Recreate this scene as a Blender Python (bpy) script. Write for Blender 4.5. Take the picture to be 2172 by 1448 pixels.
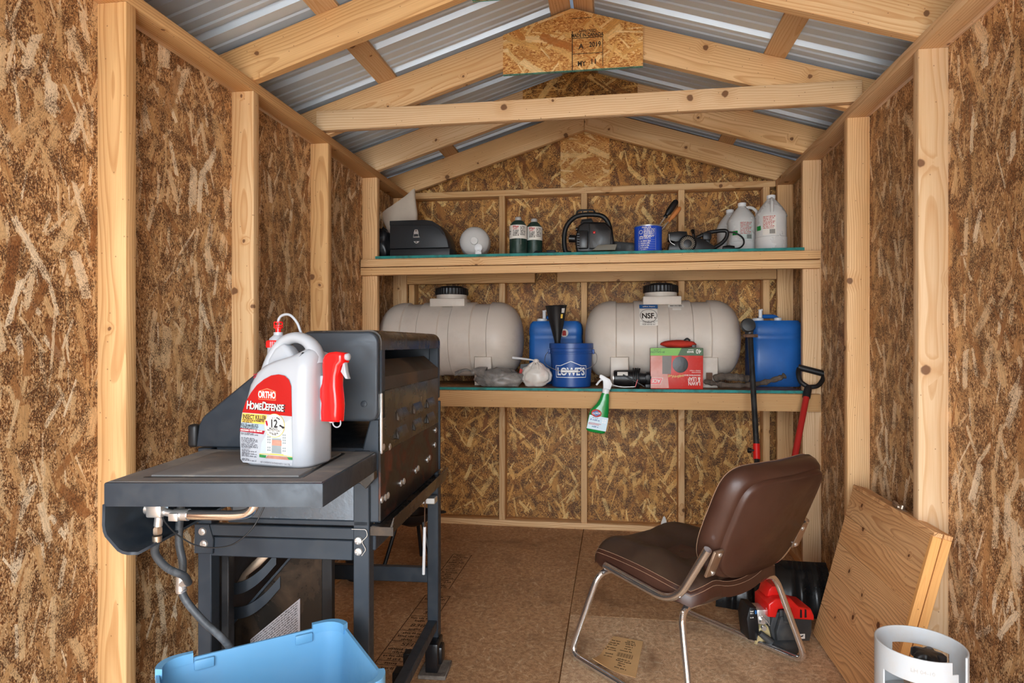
import bpy, bmesh, math, random
from mathutils import Vector, Matrix, Euler
C = bpy.context.scene.collection
SC = bpy.context.scene
for _o in list(bpy.data.objects):
    bpy.data.objects.remove(_o)
R = math.radians
PI = math.pi
rnd = random.Random(7)

# ------------------------------------------------------------------ camera, world, exposure
cam_data = bpy.data.cameras.new('camera')
cam = bpy.data.objects.new('camera', cam_data)
C.objects.link(cam)
cam.location = (0, 0, 1.158)
cam.rotation_euler = (R(90), 0, 0.1441)
cam_data.sensor_width = 36
cam_data.lens = 1324.4 / 2172 * 36
cam_data.shift_x = -23 / 2172
cam_data.shift_y = 3.6 / 2172
cam_data.clip_start = 0.02
SC.camera = cam

world = bpy.data.worlds.new('overcast_sky')
SC.world = world
world.use_nodes = True
bgn = world.node_tree.nodes['Background']
bgn.inputs['Color'].default_value = (0.86, 0.93, 1.0, 1)
bgn.inputs['Strength'].default_value = 10.5
SC.view_settings.view_transform = 'Standard'
SC.view_settings.look = 'None'
SC.view_settings.gamma = 1
SC.view_settings.use_curve_mapping = False
SC.view_settings.exposure = 0.44
SC.cycles.use_denoising = True
SC.cycles.max_bounces = 12
SC.cycles.diffuse_bounces = 8
SC.cycles.glossy_bounces = 5
SC.cycles.transmission_bounces = 8
SC.cycles.transparent_max_bounces = 12
SC.cycles.sample_clamp_indirect = 8
SC.cycles.caustics_reflective = False
SC.cycles.caustics_refractive = False

# portal in the doorway: adds no light, only tells the sampler where the sky comes in
pl = bpy.data.lights.new('doorway_portal', 'AREA')
pl.shape = 'RECTANGLE'
pl.size, pl.size_y = 2.25, 2.1
pl.cycles.is_portal = True
plo = bpy.data.objects.new('doorway_portal', pl)
plo.location = (-0.18, -0.93, 1.05)
plo.rotation_euler = (R(90), 0, 0)
C.objects.link(plo)

# ------------------------------------------------------------------ helpers
class MB:
    """collects shapes into one bmesh; build() links them as one mesh object"""
    def __init__(self):
        self.bm = bmesh.new()

    def _add(self, verts, faces, M=None):
        vs = [self.bm.verts.new((M @ Vector(v)) if M else v) for v in verts]
        out = []
        for f in faces:
            try:
                out.append(self.bm.faces.new([vs[i] for i in f]))
            except ValueError:
                pass
        return vs, out

    def box(self, x0, x1, y0, y1, z0, z1, M=None, bev=0, seg=2):
        v = [(x, y, z) for z in (z0, z1) for y in (y0, y1) for x in (x0, x1)]
        f = [(0, 2, 3, 1), (4, 5, 7, 6), (0, 1, 5, 4), (2, 6, 7, 3), (0, 4, 6, 2), (1, 3, 7, 5)]
        vs, fs = self._add(v, f, M)
        if bev:
            es = list({e for fc in fs for e in fc.edges})
            bmesh.ops.bevel(self.bm, geom=es, offset=bev, segments=seg, profile=0.5, affect='EDGES', clamp_overlap=True)
        return self

    def prism(self, poly, d0, d1, M=None, bev=0, seg=2):
        """poly: (x, z) outline; extruded along y from d0 to d1"""
        n = len(poly)
        v = [(x, d0, z) for x, z in poly] + [(x, d1, z) for x, z in poly]
        f = [tuple(range(n)), tuple(range(2 * n - 1, n - 1, -1))]
        f += [(i, (i + n), (i + 1) % n + n, (i + 1) % n) for i in range(n)]
        vs, fs = self._add(v, f, M)
        bmesh.ops.recalc_face_normals(self.bm, faces=fs)
        if bev:
            es = list({e for fc in fs[:2] for e in fc.edges})
            bmesh.ops.bevel(self.bm, geom=es, offset=bev, segments=seg, profile=0.5, affect='EDGES', clamp_overlap=True)
        return self

    def ring_loft(self, rings, cap=True, closed=False, M=None):
        n = len(rings[0])
        v = [p for r in rings for p in r]
        f = []
        m = len(rings)
        for i in range(m if closed else m - 1):
            a, b = i * n, ((i + 1) % m) * n
            for k in range(n):
                f.append((a + k, a + (k + 1) % n, b + (k + 1) % n, b + k))
        if cap and not closed:
            f.append(tuple(range(n - 1, -1, -1)))
            f.append(tuple(range((m - 1) * n, m * n)))
        vs, fs = self._add(v, f, M)
        bmesh.ops.recalc_face_normals(self.bm, faces=fs)
        return self

    def grid(self, rows, M=None):
        """open sheet from rows of points"""
        n = len(rows[0])
        v = [p for r in rows for p in r]
        f = [(i * n + k, i * n + k + 1, (i + 1) * n + k + 1, (i + 1) * n + k) for i in range(len(rows) - 1) for k in range(n - 1)]
        self._add(v, f, M)
        return self

    def tube(self, pts, r, n=10, closed=False, M=None, flat=1.0, cap=True):
        P = [Vector(p) for p in pts]
        m = len(P)
        rr = r if isinstance(r, (list, tuple)) else [r] * m
        T = []
        for i in range(m):
            a = P[(i - 1) % m] if (closed or i > 0) else P[i]
            b = P[(i + 1) % m] if (closed or i < m - 1) else P[i]
            T.append((b - a).normalized())
        up = Vector((0, 0, 1)) if abs(T[0].z) < 0.9 else Vector((1, 0, 0))
        N = (up - T[0] * up.dot(T[0])).normalized()
        rings = []
        for i in range(m):
            N = (N - T[i] * N.dot(T[i]))
            N = N.normalized() if N.length > 1e-6 else T[i].orthogonal().normalized()
            B = T[i].cross(N)
            rings.append([P[i] + (N * math.cos(2 * PI * k / n) * flat + B * math.sin(2 * PI * k / n)) * rr[i] for k in range(n)])
        return self.ring_loft(rings, cap=cap, closed=closed, M=M)

    def lathe(self, prof, n=24, M=None, cap=True):
        rings = [[(r * math.cos(2 * PI * k / n), r * math.sin(2 * PI * k / n), z) for k in range(n)] for r, z in prof]
        return self.ring_loft(rings, cap=cap, M=M)

    def ball(self, c, r, n=12, M=None):
        rx, ry, rz = r if isinstance(r, (tuple, list)) else (r, r, r)
        rings = []
        for i in range(1, n // 2 + 1):
            t = -PI / 2 + PI * i / (n // 2 + 1)
            rings.append([(c[0] + rx * math.cos(t) * math.cos(2 * PI * k / n), c[1] + ry * math.cos(t) * math.sin(2 * PI * k / n), c[2] + rz * math.sin(t)) for k in range(n)])
        return self.ring_loft(rings, M=M)

    def mesh(self, name, ang=38, merge=False):
        bm = self.bm
        if merge:
            bmesh.ops.remove_doubles(bm, verts=bm.verts, dist=1e-5)
        bm.normal_update()
        for f in bm.faces:
            f.smooth = True
        lim = R(ang)
        for e in bm.edges:
            if len(e.link_faces) == 2:
                e.smooth = e.calc_face_angle(0) < lim
            else:
                e.smooth = False
        me = bpy.data.meshes.new(name)
        bm.to_mesh(me)
        bm.free()
        return me

    def build(self, name, mat, parent=None, loc=None, rot=None, ang=38, label=None, M=None):
        me = self.mesh(name, ang)
        return link(name, me, mat, parent, loc, rot, label, M)


def link(name, me, mat, parent=None, loc=None, rot=None, label=None, M=None):
    if mat is not None:
        me.materials.clear()
        me.materials.append(mat)
    o = bpy.data.objects.new(name, me)
    C.objects.link(o)
    if parent:
        o.parent = parent
    if M is not None:
        o.matrix_local = M
    if loc is not None:
        o.location = loc
    if rot is not None:
        o.rotation_euler = rot
    if label:
        o['label'] = label
    if any(k in name for k in ('lettering', 'print', 'stitching', 'barcode', 'stamp')):
        o['kind'] = 'stuff'
    return o


def thing(name, label, cat, loc=(0, 0, 0), rot=(0, 0, 0), group=None):
    o = bpy.data.objects.new(name, None)
    C.objects.link(o)
    o.location = loc
    o.rotation_euler = rot
    tag(o, label, cat, group)
    return o


def tag(o, label, cat, group=None):
    o['label'] = label
    o['category'] = cat
    o['kind'] = 'thing'
    if group:
        o['group'] = group
    return o


def struct(o):
    o['kind'] = 'structure'
    return o


def copy_tree(o, parent=None):
    c = o.copy()
    C.objects.link(c)
    if parent:
        c.parent = parent
    for ch in list(o.children):
        copy_tree(ch, c)
    return c


def TR(x, y, z):
    return Matrix.Translation((x, y, z))


def RX(a): return Matrix.Rotation(a, 4, 'X')
def RY(a): return Matrix.Rotation(a, 4, 'Y')
def RZ(a): return Matrix.Rotation(a, 4, 'Z')


def arc(cx, cz, r, a0, a1, n):
    return [(cx + r * math.cos(R(a0 + (a1 - a0) * i / n)), cz + r * math.sin(R(a0 + (a1 - a0) * i / n))) for i in range(n + 1)]


def smooth_path(pts, n=6, closed=False):
    """Catmull-Rom through the points"""
    P = [Vector(p) for p in pts]
    m = len(P)
    out = []
    rng = range(m if closed else m - 1)
    for i in rng:
        p0 = P[(i - 1) % m] if (closed or i > 0) else P[i] * 2 - P[i + 1]
        p1, p2 = P[i], P[(i + 1) % m]
        p3 = P[(i + 2) % m] if (closed or i < m - 2) else p2 * 2 - p1
        for k in range(n):
            t = k / n
            out.append(0.5 * ((2 * p1) + (p2 - p0) * t + (2 * p0 - 5 * p1 + 4 * p2 - p3) * t * t + (3 * p1 - p0 - 3 * p2 + p3) * t ** 3))
    if not closed:
        out.append(P[-1])
    return out


def fillet(pts, r, n=5):
    """polyline with rounded corners"""
    P = [Vector(p) for p in pts]
    out = [P[0]]
    for i in range(1, len(P) - 1):
        a, b, c = P[i - 1], P[i], P[i + 1]
        u, v = (a - b), (c - b)
        d = min(r, u.length * 0.48, v.length * 0.48)
        p0, p2 = b + u.normalized() * d, b + v.normalized() * d
        for k in range(n + 1):
            t = k / n
            out.append(p0 * (1 - t) ** 2 + b * 2 * t * (1 - t) + p2 * t * t)
    out.append(P[-1])
    return out


def rrect(w, h, r, n=4, cx=0, cy=0):
    """rounded rectangle outline (list of 2-tuples)"""
    o = []
    for sx, sy, a in ((1, -1, -90), (1, 1, 0), (-1, 1, 90), (-1, -1, 180)):
        o += arc(cx + sx * (w / 2 - r), cy + sy * (h / 2 - r), r, a, a + 90, n)
    return o


def font_mesh(body, size, bold=0.0, align='CENTER', spacing=1.0):
    cu = bpy.data.curves.new('lettering', 'FONT')
    cu.body = body
    cu.size = size
    cu.align_x = align
    cu.offset = bold * size
    cu.space_character = spacing
    cu.resolution_u = 3
    ob = bpy.data.objects.new('lettering', cu)
    C.objects.link(ob)
    dg = bpy.context.evaluated_depsgraph_get()
    dg.update()
    me = bpy.data.meshes.new_from_object(ob.evaluated_get(dg))
    bpy.data.objects.remove(ob)
    bpy.data.curves.remove(cu)
    return me


def text_bm(mb, body, size, f, bold=0.0, align='CENTER', sx=1.0, spacing=1.0, slant=0.0):
    """add flat lettering to mb; f maps (x, y) on the print to a 3-D point"""
    me = font_mesh(body, size, bold, align, spacing)
    vs = [mb.bm.verts.new(f(v.co.x * sx + v.co.y * slant, v.co.y)) for v in me.vertices]
    for p in me.polygons:
        try:
            mb.bm.faces.new([vs[i] for i in p.vertices])
        except ValueError:
            pass
    bpy.data.meshes.remove(me)


def fine(mb, g, w, h, seed=0, fill=0.55):
    """one line of print too small to read: word-long dashes of letter-wide strokes"""
    r = random.Random(seed * 7 + 3)
    x = 0.0
    while x < w:
        n = r.randint(2, 8)
        for _ in range(n):
            s = h * r.uniform(0.28, 0.46)
            if x + s > w:
                return
            y0 = 0.0 if r.random() < 0.8 else -0.2 * h
            y1 = h * r.choice((0.65, 0.7, 1.0))
            mb.grid([[g(x, y0), g(x + s, y0)], [g(x, y1), g(x + s, y1)]])
            x += s + h * 0.16
        x += h * 0.45


# ------------------------------------------------------------------ materials
def srgb(r, g, b):
    def f(c):
        c /= 255.0
        return c / 12.92 if c <= 0.04045 else ((c + 0.055) / 1.055) ** 2.4
    return (f(r), f(g), f(b), 1.0)


class NT:
    def __init__(self, name):
        self.m = bpy.data.materials.new(name)
        self.m.use_nodes = True
        self.t = self.m.node_tree
        self.t.nodes.clear()
        self.out = self.t.nodes.new('ShaderNodeOutputMaterial')
        self.b = self.t.nodes.new('ShaderNodeBsdfPrincipled')
        self.t.links.new(self.b.outputs[0], self.out.inputs[0])

    def n(self, typ, **kw):
        nd = self.t.nodes.new(typ)
        for k, v in kw.items():
            setattr(nd, k, v)
        return nd

    def l(self, a, b):
        self.t.links.new(a, b)

    def val(self, sock, v):
        if isinstance(v, bpy.types.NodeSocket):
            self.l(v, sock)
        else:
            sock.default_value = v

    def math(self, op, a, b=0.0, c=0.0, clamp=False):
        nd = self.n('ShaderNodeMath', operation=op, use_clamp=clamp)
        self.val(nd.inputs[0], a)
        self.val(nd.inputs[1], b)
        self.val(nd.inputs[2], c)
        return nd.outputs[0]

    def vmath(self, op, a, b=(0, 0, 0)):
        nd = self.n('ShaderNodeVectorMath', operation=op)
        self.val(nd.inputs[0], a)
        self.val(nd.inputs[1], b)
        return nd.outputs[0]

    def noise(self, v, scale, detail=3, rough=0.5, dist=0.0, dim='3D', out='Fac'):
        nd = self.n('ShaderNodeTexNoise', noise_dimensions=dim)
        if v is not None:
            self.l(v, nd.inputs['Vector'])
        nd.inputs['Scale'].default_value = scale
        nd.inputs['Detail'].default_value = detail
        nd.inputs['Roughness'].default_value = rough
        nd.inputs['Distortion'].default_value = dist
        return nd.outputs[out]

    def ramp(self, fac, stops, interp='LINEAR'):
        nd = self.n('ShaderNodeValToRGB')
        nd.color_ramp.interpolation = interp
        els = nd.color_ramp.elements
        while len(els) < len(stops):
            els.new(0.5)
        for e, (p, c) in zip(els, stops):
            e.position = p
            e.color = c if len(c) == 4 else (*c, 1)
        self.l(fac, nd.inputs[0])
        return nd.outputs[0]

    def mix(self, fac, a, b, blend='MIX'):
        nd = self.n('ShaderNodeMix', data_type='RGBA', blend_type=blend)
        self.val(nd.inputs[0], fac)
        self.val(nd.inputs[6], a)
        self.val(nd.inputs[7], b)
        return nd.outputs[2]

    def mapr(self, v, a, b, c=0.0, d=1.0):
        nd = self.n('ShaderNodeMapRange')
        nd.clamp = True
        self.val(nd.inputs[0], v)
        for i, x in enumerate((a, b, c, d)):
            self.val(nd.inputs[i + 1], x)
        return nd.outputs[0]

    def obj(self):
        return self.n('ShaderNodeTexCoord').outputs['Object']

    def rand(self):
        return self.n('ShaderNodeObjectInfo').outputs['Random']

    def bump(self, h, strength=0.3, dist=0.002):
        nd = self.n('ShaderNodeBump')
        nd.inputs['Strength'].default_value = strength
        nd.inputs['Distance'].default_value = dist
        self.l(h, nd.inputs['Height'])
        self.l(nd.outputs[0], self.b.inputs['Normal'])


G4 = lambda v: (v, v, v, 1)


def flake_layer(T, p, S, hl, hw, a0, spread, seed, wob):
    """mask, tone and shade of one layer of wood strands scattered over the sheet"""
    q = T.vmath('ADD', p, (seed * 1.37, seed * 2.11, 0))
    vo = T.n('ShaderNodeTexVoronoi', voronoi_dimensions='2D', feature='F1')
    T.l(q, vo.inputs['Vector'])
    vo.inputs['Scale'].default_value = S
    vo.inputs['Randomness'].default_value = 0.9
    d = T.vmath('SUBTRACT', q, vo.outputs['Position'])
    sep = T.n('ShaderNodeSeparateColor')
    T.l(vo.outputs['Color'], sep.inputs[0])
    r, g, b = sep.outputs[0], sep.outputs[1], sep.outputs[2]
    a = T.math('MULTIPLY_ADD', T.math('SUBTRACT', r, 0.5), spread, a0)
    vr = T.n('ShaderNodeVectorRotate', rotation_type='Z_AXIS')
    T.l(d, vr.inputs['Vector'])
    T.l(a, vr.inputs['Angle'])
    sx = T.n('ShaderNodeSeparateXYZ')
    T.l(vr.outputs[0], sx.inputs[0])
    w = T.math('MULTIPLY_ADD', T.math('MULTIPLY', g, g), hw * 1.5, hw * 0.35)
    ax = T.math('DIVIDE', T.math('ABSOLUTE', sx.outputs[0]), w)
    ay = T.math('MULTIPLY', T.math('ABSOLUTE', sx.outputs[1]), 1 / hl)
    m = T.math('MAXIMUM', ax, ay)
    m = T.math('ADD', m, wob)
    mask = T.mapr(m, 0.92, 1.04, 1, 0)
    grain = T.noise(T.vmath('MULTIPLY', vr.outputs[0], (220, 14, 1)), 1.0, 3, 0.65, dim='2D')
    return mask, b, grain


def make_osb(name, cols, dark, light_amt=1.0, spread=2.2, S=1.0, fines=0.5, gloss=0.55, dens=7, floor=False):
    T = NT(name)
    ri = T.rand()
    off = T.n('ShaderNodeCombineXYZ')
    T.val(off.inputs[0], T.math('MULTIPLY', ri, 37.0))
    T.val(off.inputs[1], T.math('MULTIPLY', ri, 91.0))
    p = T.vmath('ADD', T.obj(), off.outputs[0])
    fl = T.n('ShaderNodeSeparateXYZ')
    T.l(p, fl.inputs[0])
    cb = T.n('ShaderNodeCombineXYZ')
    T.l(fl.outputs[0], cb.inputs[0])
    T.l(fl.outputs[1], cb.inputs[1])
    p = cb.outputs[0]
    w = T.noise(p, 95, 5, 0.75, dim='2D')
    wob = T.math('MULTIPLY', T.math('SUBTRACT', w, 0.5), 1.5)
    warp = T.n('ShaderNodeTexNoise', noise_dimensions='2D')
    T.l(p, warp.inputs['Vector'])
    warp.inputs['Scale'].default_value = 8
    pw = T.vmath('ADD', p, T.vmath('MULTIPLY', T.vmath('SUBTRACT', warp.outputs['Color'], (0.5, 0.5, 0.5)), (0.014, 0.014, 0)))
    # ground of fine shreds
    st = T.vmath('MULTIPLY', pw, (1.0, 0.42, 1.0))
    f1 = T.noise(st, 210 * S, 5, 0.8, 0.6, dim='2D')
    col = T.ramp(f1, [(0.39, dark), (0.46, cols[0]), (0.53, cols[2]), (0.61, cols[3]), (0.72, cols[4])])
    hgt = f1
    # dark fines lie over the strands too, thickest in drifts
    f2 = T.noise(T.vmath('MULTIPLY', pw, (1, 0.55, 1)), 330 * S, 4, 0.85, 0.4, dim='2D')
    f3 = T.noise(pw, 15 * S, 4, 0.65, dim='2D')
    drift = T.mapr(f3, 0.36, 0.62, 0.0, 1.0)
    for k in range(dens):
        big = k >= dens - 3
        sc = (15 - 1.25 * k) * S
        hl = (0.040 + 0.0092 * k) / S
        hw = (0.0044 + 0.0011 * k) / S
        a0 = [0.15, -0.25, 0.30, -0.1, 0.05, 0.22, -0.2, 0.1, -0.3][k % 9]
        mk, tone, gr = flake_layer(T, pw, sc, hl, hw, a0, spread, 3.1 + k * 1.7, wob)
        # some strands are missing, so the shreds show between
        keep = T.math('GREATER_THAN', tone, 0.30 if not big else 0.50)
        mk = T.math('MULTIPLY', mk, keep)
        tn = T.math('FRACT', T.math('MULTIPLY', tone, 7.13))
        sc_ = T.ramp(tn, [(0.0, cols[0]), (0.14, cols[1]), (0.36, cols[2]), (0.62, cols[3]), (1.0, cols[4])])
        sh = T.mapr(gr, 0.3, 0.7, 0.70, 1.14)
        sc_ = T.mix(1.0, sc_, sh, 'MULTIPLY')
        col = T.mix(T.math('MULTIPLY', mk, 0.60 if floor else 0.86), col, sc_)
        hgt = T.math('MULTIPLY_ADD', mk, 0.35, T.math('MULTIPLY', hgt, 0.85))
        if k in (2, dens - 1):
            last = k == dens - 1
            thr = T.math('MULTIPLY_ADD', drift, -0.16, 0.635 if last else 0.60)
            fm = T.mapr(T.math('SUBTRACT', f2, thr), 0.0, 0.05, 0, fines)
            col = T.mix(fm, col, dark)
    if floor:
        stn = T.noise(p, 3.2, 5, 0.62, 0.3, dim='2D')
        col = T.mix(T.mapr(stn, 0.52, 0.72, 0, 0.55), col, srgb(104, 70, 46))
    tone2 = T.mapr(T.noise(p, 1.3, 2, 0.5, dim='2D'), 0.3, 0.7, 0.88, 1.1)
    col = T.mix(1.0, col, tone2, 'MULTIPLY')
    T.l(col, T.b.inputs['Base Color'])
    T.b.inputs['Roughness'].default_value = gloss
    T.b.inputs['Specular IOR Level'].default_value = 0.35
    T.bump(hgt, 0.35, 0.0015)
    return T.m


def make_wood(name, light, mid, late, knot=(0.16, 0.07, 0.03, 1), period=0.007, knots=0.45, rough=0.6, contrast=1.0, kscale=5.0, wander=0.07):
    """lumber: grain runs along the object's local x"""
    T = NT(name)
    ri = T.rand()
    off = T.n('ShaderNodeCombineXYZ')
    T.val(off.inputs[0], T.math('MULTIPLY', ri, 53.0))
    p = T.vmath('ADD', T.obj(), off.outputs[0])
    sp = T.n('ShaderNodeSeparateXYZ')
    T.l(p, sp.inputs[0])
    # knots
    kv = T.n('ShaderNodeCombineXYZ')
    T.l(sp.outputs[0], kv.inputs[0])
    T.l(T.math('ADD', sp.outputs[1], sp.outputs[2]), kv.inputs[1])
    kw = T.n('ShaderNodeTexNoise', noise_dimensions='2D')
    T.l(kv.outputs[0], kw.inputs['Vector'])
    kw.inputs['Scale'].default_value = 30
    kp = T.vmath('ADD', kv.outputs[0], T.vmath('MULTIPLY', T.vmath('SUBTRACT', kw.outputs['Color'], (0.5, 0.5, 0.5)), (0.012, 0.012, 0)))
    vo = T.n('ShaderNodeTexVoronoi', voronoi_dimensions='2D', feature='F1')
    T.l(kp, vo.inputs['Vector'])
    vo.inputs['Scale'].default_value = kscale
    sc = T.n('ShaderNodeSeparateColor')
    T.l(vo.outputs['Color'], sc.inputs[0])
    isk = T.math('LESS_THAN', sc.outputs[0], knots)
    rad = T.math('MULTIPLY_ADD', sc.outputs[1], 0.050, 0.028)
    kd = T.math('DIVIDE', vo.outputs['Distance'], rad)
    kmask = T.math('MULTIPLY', T.mapr(kd, 0.75, 1.05, 1, 0), isk)
    khalo = T.math('MULTIPLY', T.mapr(kd, 0.9, 3.6, 1, 0), isk)
    # rings about a wandering pith; they bulge round a knot
    wn = T.n('ShaderNodeTexNoise')
    T.l(T.vmath('MULTIPLY', p, (1.3, 5, 5)), wn.inputs['Vector'])
    wn.inputs['Scale'].default_value = 1.0
    wn.inputs['Detail'].default_value = 2
    wv = T.vmath('MULTIPLY', T.vmath('SUBTRACT', wn.outputs['Color'], (0.5, 0.5, 0.5)), (0.0, wander, wander))
    pith = T.n('ShaderNodeCombineXYZ')
    T.val(pith.inputs[1], T.mapr(ri, 0, 1, -0.05, 0.05))
    T.val(pith.inputs[2], T.mapr(T.math('FRACT', T.math('MULTIPLY', ri, 13.7)), 0, 1, -0.06, 0.06))
    pv = T.vmath('ADD', T.vmath('MULTIPLY', p, (0.015, 1, 1)), wv)
    pv = T.vmath('ADD', pv, pith.outputs[0])
    kpush = T.n('ShaderNodeCombineXYZ')
    T.l(T.math('MULTIPLY', khalo, 0.012), kpush.inputs[1])
    T.l(T.math('MULTIPLY', khalo, 0.012), kpush.inputs[2])
    pv = T.vmath('ADD', pv, kpush.outputs[0])
    ln = T.n('ShaderNodeVectorMath', operation='LENGTH')
    sx = T.vmath('MULTIPLY', pv, (0.0, 1, 1))
    T.l(sx, ln.inputs[0])
    ph = T.math('FRACT', T.math('DIVIDE', ln.outputs['Value'], period))
    ring = T.ramp(ph, [(0.0, G4(0.0)), (0.55, G4(0.25)), (0.86, G4(1.0)), (0.97, G4(0.7)), (1.0, G4(0.0))])
    fib = T.noise(T.vmath('MULTIPLY', p, (5, 320, 320)), 1.0, 3, 0.6)
    broad = T.noise(T.vmath('MULTIPLY', p, (0.9, 9, 9)), 1.0, 3, 0.5)
    base = T.mix(T.mapr(broad, 0.3, 0.72), light, mid)
    tint = T.mapr(T.math('FRACT', T.math('MULTIPLY', ri, 31.7)), 0, 1, 0.86, 1.08)
    base = T.mix(1.0, base, tint, 'MULTIPLY')
    col = T.mix(T.math('MULTIPLY', ring, 0.42 * contrast), base, late)
    col = T.mix(T.mapr(fib, 0.42, 0.75, 0, 0.28 * contrast), col, late)
    col = T.mix(T.math('MULTIPLY', khalo, 0.35), col, late)
    col = T.mix(T.math('MULTIPLY', kmask, 0.92), col, knot)
    # nail heads and pin holes
    nh = T.n('ShaderNodeTexVoronoi', voronoi_dimensions='2D', feature='F1')
    T.l(kv.outputs[0], nh.inputs['Vector'])
    nh.inputs['Scale'].default_value = 11
    col = T.mix(T.mapr(nh.outputs['Distance'], 0.012, 0.028, 0.7, 0), col, knot)
    T.l(col, T.b.inputs['Base Color'])
    T.b.inputs['Roughness'].default_value = rough
    T.b.inputs['Specular IOR Level'].default_value = 0.3
    T.bump(T.math('ADD', T.math('MULTIPLY', ring, -0.4), T.math('MULTIPLY', fib, 0.6)), 0.15, 0.001)
    return T.m


def plain(name, col, rough=0.5, metal=0.0, var=0.12, vscale=8, dirt=None, damt=0.0, dscale=5, bump=0.0, bscale=200, spec=0.5, trans=0.0, ior=1.45, coat=0.0, sss=0.0):
    """painted, moulded or metal surface with a little unevenness and wear"""
    T = NT(name)
    p = T.obj()
    nz = T.noise(p, vscale, 4, 0.6)
    c = T.mix(T.mapr(nz, 0.3, 0.7), tuple(x * (1 - var) for x in col[:3]) + (1,), tuple(min(1, x * (1 + var)) for x in col[:3]) + (1,))
    if dirt:
        dn = T.noise(p, dscale, 6, 0.68, 0.4)
        c = T.mix(T.mapr(dn, 0.48, 0.72, 0, damt), c, dirt)
        T.l(T.mapr(dn, 0.45, 0.7, rough, min(1, rough + 0.25)), T.b.inputs['Roughness'])
    else:
        T.l(T.mapr(nz, 0.2, 0.8, rough * 0.88, min(1, rough * 1.12)), T.b.inputs['Roughness'])
    T.l(c, T.b.inputs['Base Color'])
    T.b.inputs['Metallic'].default_value = metal
    T.b.inputs['Specular IOR Level'].default_value = spec
    T.b.inputs['Transmission Weight'].default_value = trans
    T.b.inputs['IOR'].default_value = ior
    T.b.inputs['Coat Weight'].default_value = coat
    if sss:
        T.b.inputs['Subsurface Weight'].default_value = sss
        T.b.inputs['Subsurface Radius'].default_value = (0.02, 0.018, 0.015)
    if bump:
        T.bump(T.noise(p, bscale, 3, 0.6), bump, 0.001)
    return T.m


OSB_COLS = [srgb(142, 90, 50), srgb(178, 128, 80), srgb(206, 162, 110), srgb(226, 190, 142), srgb(246, 226, 194)]
M = {}
M['osb_side'] = make_osb('osb_wall_sheet', OSB_COLS, srgb(78, 48, 28), spread=1.15, fines=0.9)
M['osb_back'] = make_osb('osb_back_sheet', [srgb(126, 74, 30), srgb(164, 106, 48), srgb(200, 142, 70), srgb(222, 168, 92), srgb(244, 206, 136)], srgb(62, 36, 18), spread=1.7, fines=0.9)
M['osb_fresh'] = make_osb('osb_fresh_offcut', [srgb(180, 108, 44), srgb(206, 146, 74), srgb(224, 172, 100), srgb(234, 190, 122), srgb(246, 216, 162)], srgb(140, 84, 36), spread=2.2, fines=0.3, S=0.85)
M['osb_floor'] = make_osb('osb_floor_sheet', [srgb(172, 122, 82), srgb(200, 154, 112), srgb(214, 172, 128), srgb(224, 186, 144), srgb(236, 206, 168)], srgb(120, 78, 48), spread=3.1, S=3.4, fines=0.55, floor=True, dens=5)
M['osb_floor_pale'] = make_osb('osb_floor_pale_sheet', [srgb(196, 150, 112), srgb(220, 180, 140), srgb(234, 198, 158), srgb(242, 212, 172), srgb(250, 228, 194)], srgb(140, 98, 66), spread=3.1, S=3.4, fines=0.55, floor=True, dens=5)
M['osb_shelf'] = make_osb('osb_shelf_sheet', [srgb(120, 76, 40), srgb(150, 104, 60), srgb(170, 124, 76), srgb(184, 140, 90), srgb(200, 160, 110)], srgb(96, 60, 34), spread=2.8, S=1.3)
M['pine'] = make_wood('pine_lumber', srgb(232, 198, 152), srgb(220, 178, 126), srgb(186, 130, 76), period=0.009, knots=0.55, contrast=1.5)
M['pine_warm'] = make_wood('pine_warm_lumber', srgb(222, 182, 130), srgb(208, 164, 110), srgb(172, 118, 66), period=0.008, knots=0.5, contrast=1.4)
M['pine_pale'] = make_wood('pine_pale_lumber', srgb(234, 206, 168), srgb(224, 188, 144), srgb(190, 142, 92), period=0.010, knots=0.5, contrast=1.4)
M['cedar'] = make_wood('cedar_boards', srgb(242, 196, 142), srgb(216, 160, 104), srgb(156, 98, 56), knot=srgb(84, 46, 26), period=0.0085, knots=0.6, contrast=1.5, rough=0.5, kscale=6, wander=0.20)
M['birch'] = make_wood('light_edge_strip', srgb(226, 172, 108), srgb(212, 152, 88), srgb(188, 124, 66), period=0.004, knots=0.05, contrast=0.6, rough=0.45)
M['roof_metal'] = plain('galvanised_roof_sheet', (0.60, 0.72, 0.86), 0.40, 0.30, 0.04, 3, spec=0.5)
M['teal_paint'] = plain('teal_edge_sealer', srgb(26, 128, 122), 0.6, 0, 0.2, 25, dirt=srgb(60, 50, 36), damt=0.7, dscale=14)
M['ink'] = plain('black_stamp_ink', srgb(40, 30, 22), 0.8, 0, 0.3, 60)
M['ink_soft'] = plain('worn_stamp_ink', srgb(76, 52, 36), 0.85, 0, 0.3, 60)
M['ground'] = plain('gravel_yard', srgb(214, 210, 202), 0.95, 0, 0.12, 6, dirt=srgb(186, 182, 170), damt=0.6, dscale=2, bump=0.6, bscale=60)

# ------------------------------------------------------------------ setting
XL, XR = -1.3154, 0.9567            # inner faces of the side studs
WL, WR = XL - 0.089, XR + 0.089     # inner faces of the wall sheets
YB = 3.8986                         # near face of the back wall's studs
YW = YB + 0.089                     # inner face of the back sheet
YF = -0.90                          # front wall
Y1, SP = 1.5674, 0.6096             # far face of the first stud, spacing
ZP = 2.091                          # underside of the top plate
XC = (XL + XR) / 2
SLOPE = 0.312
TH = math.atan(SLOPE)


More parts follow.
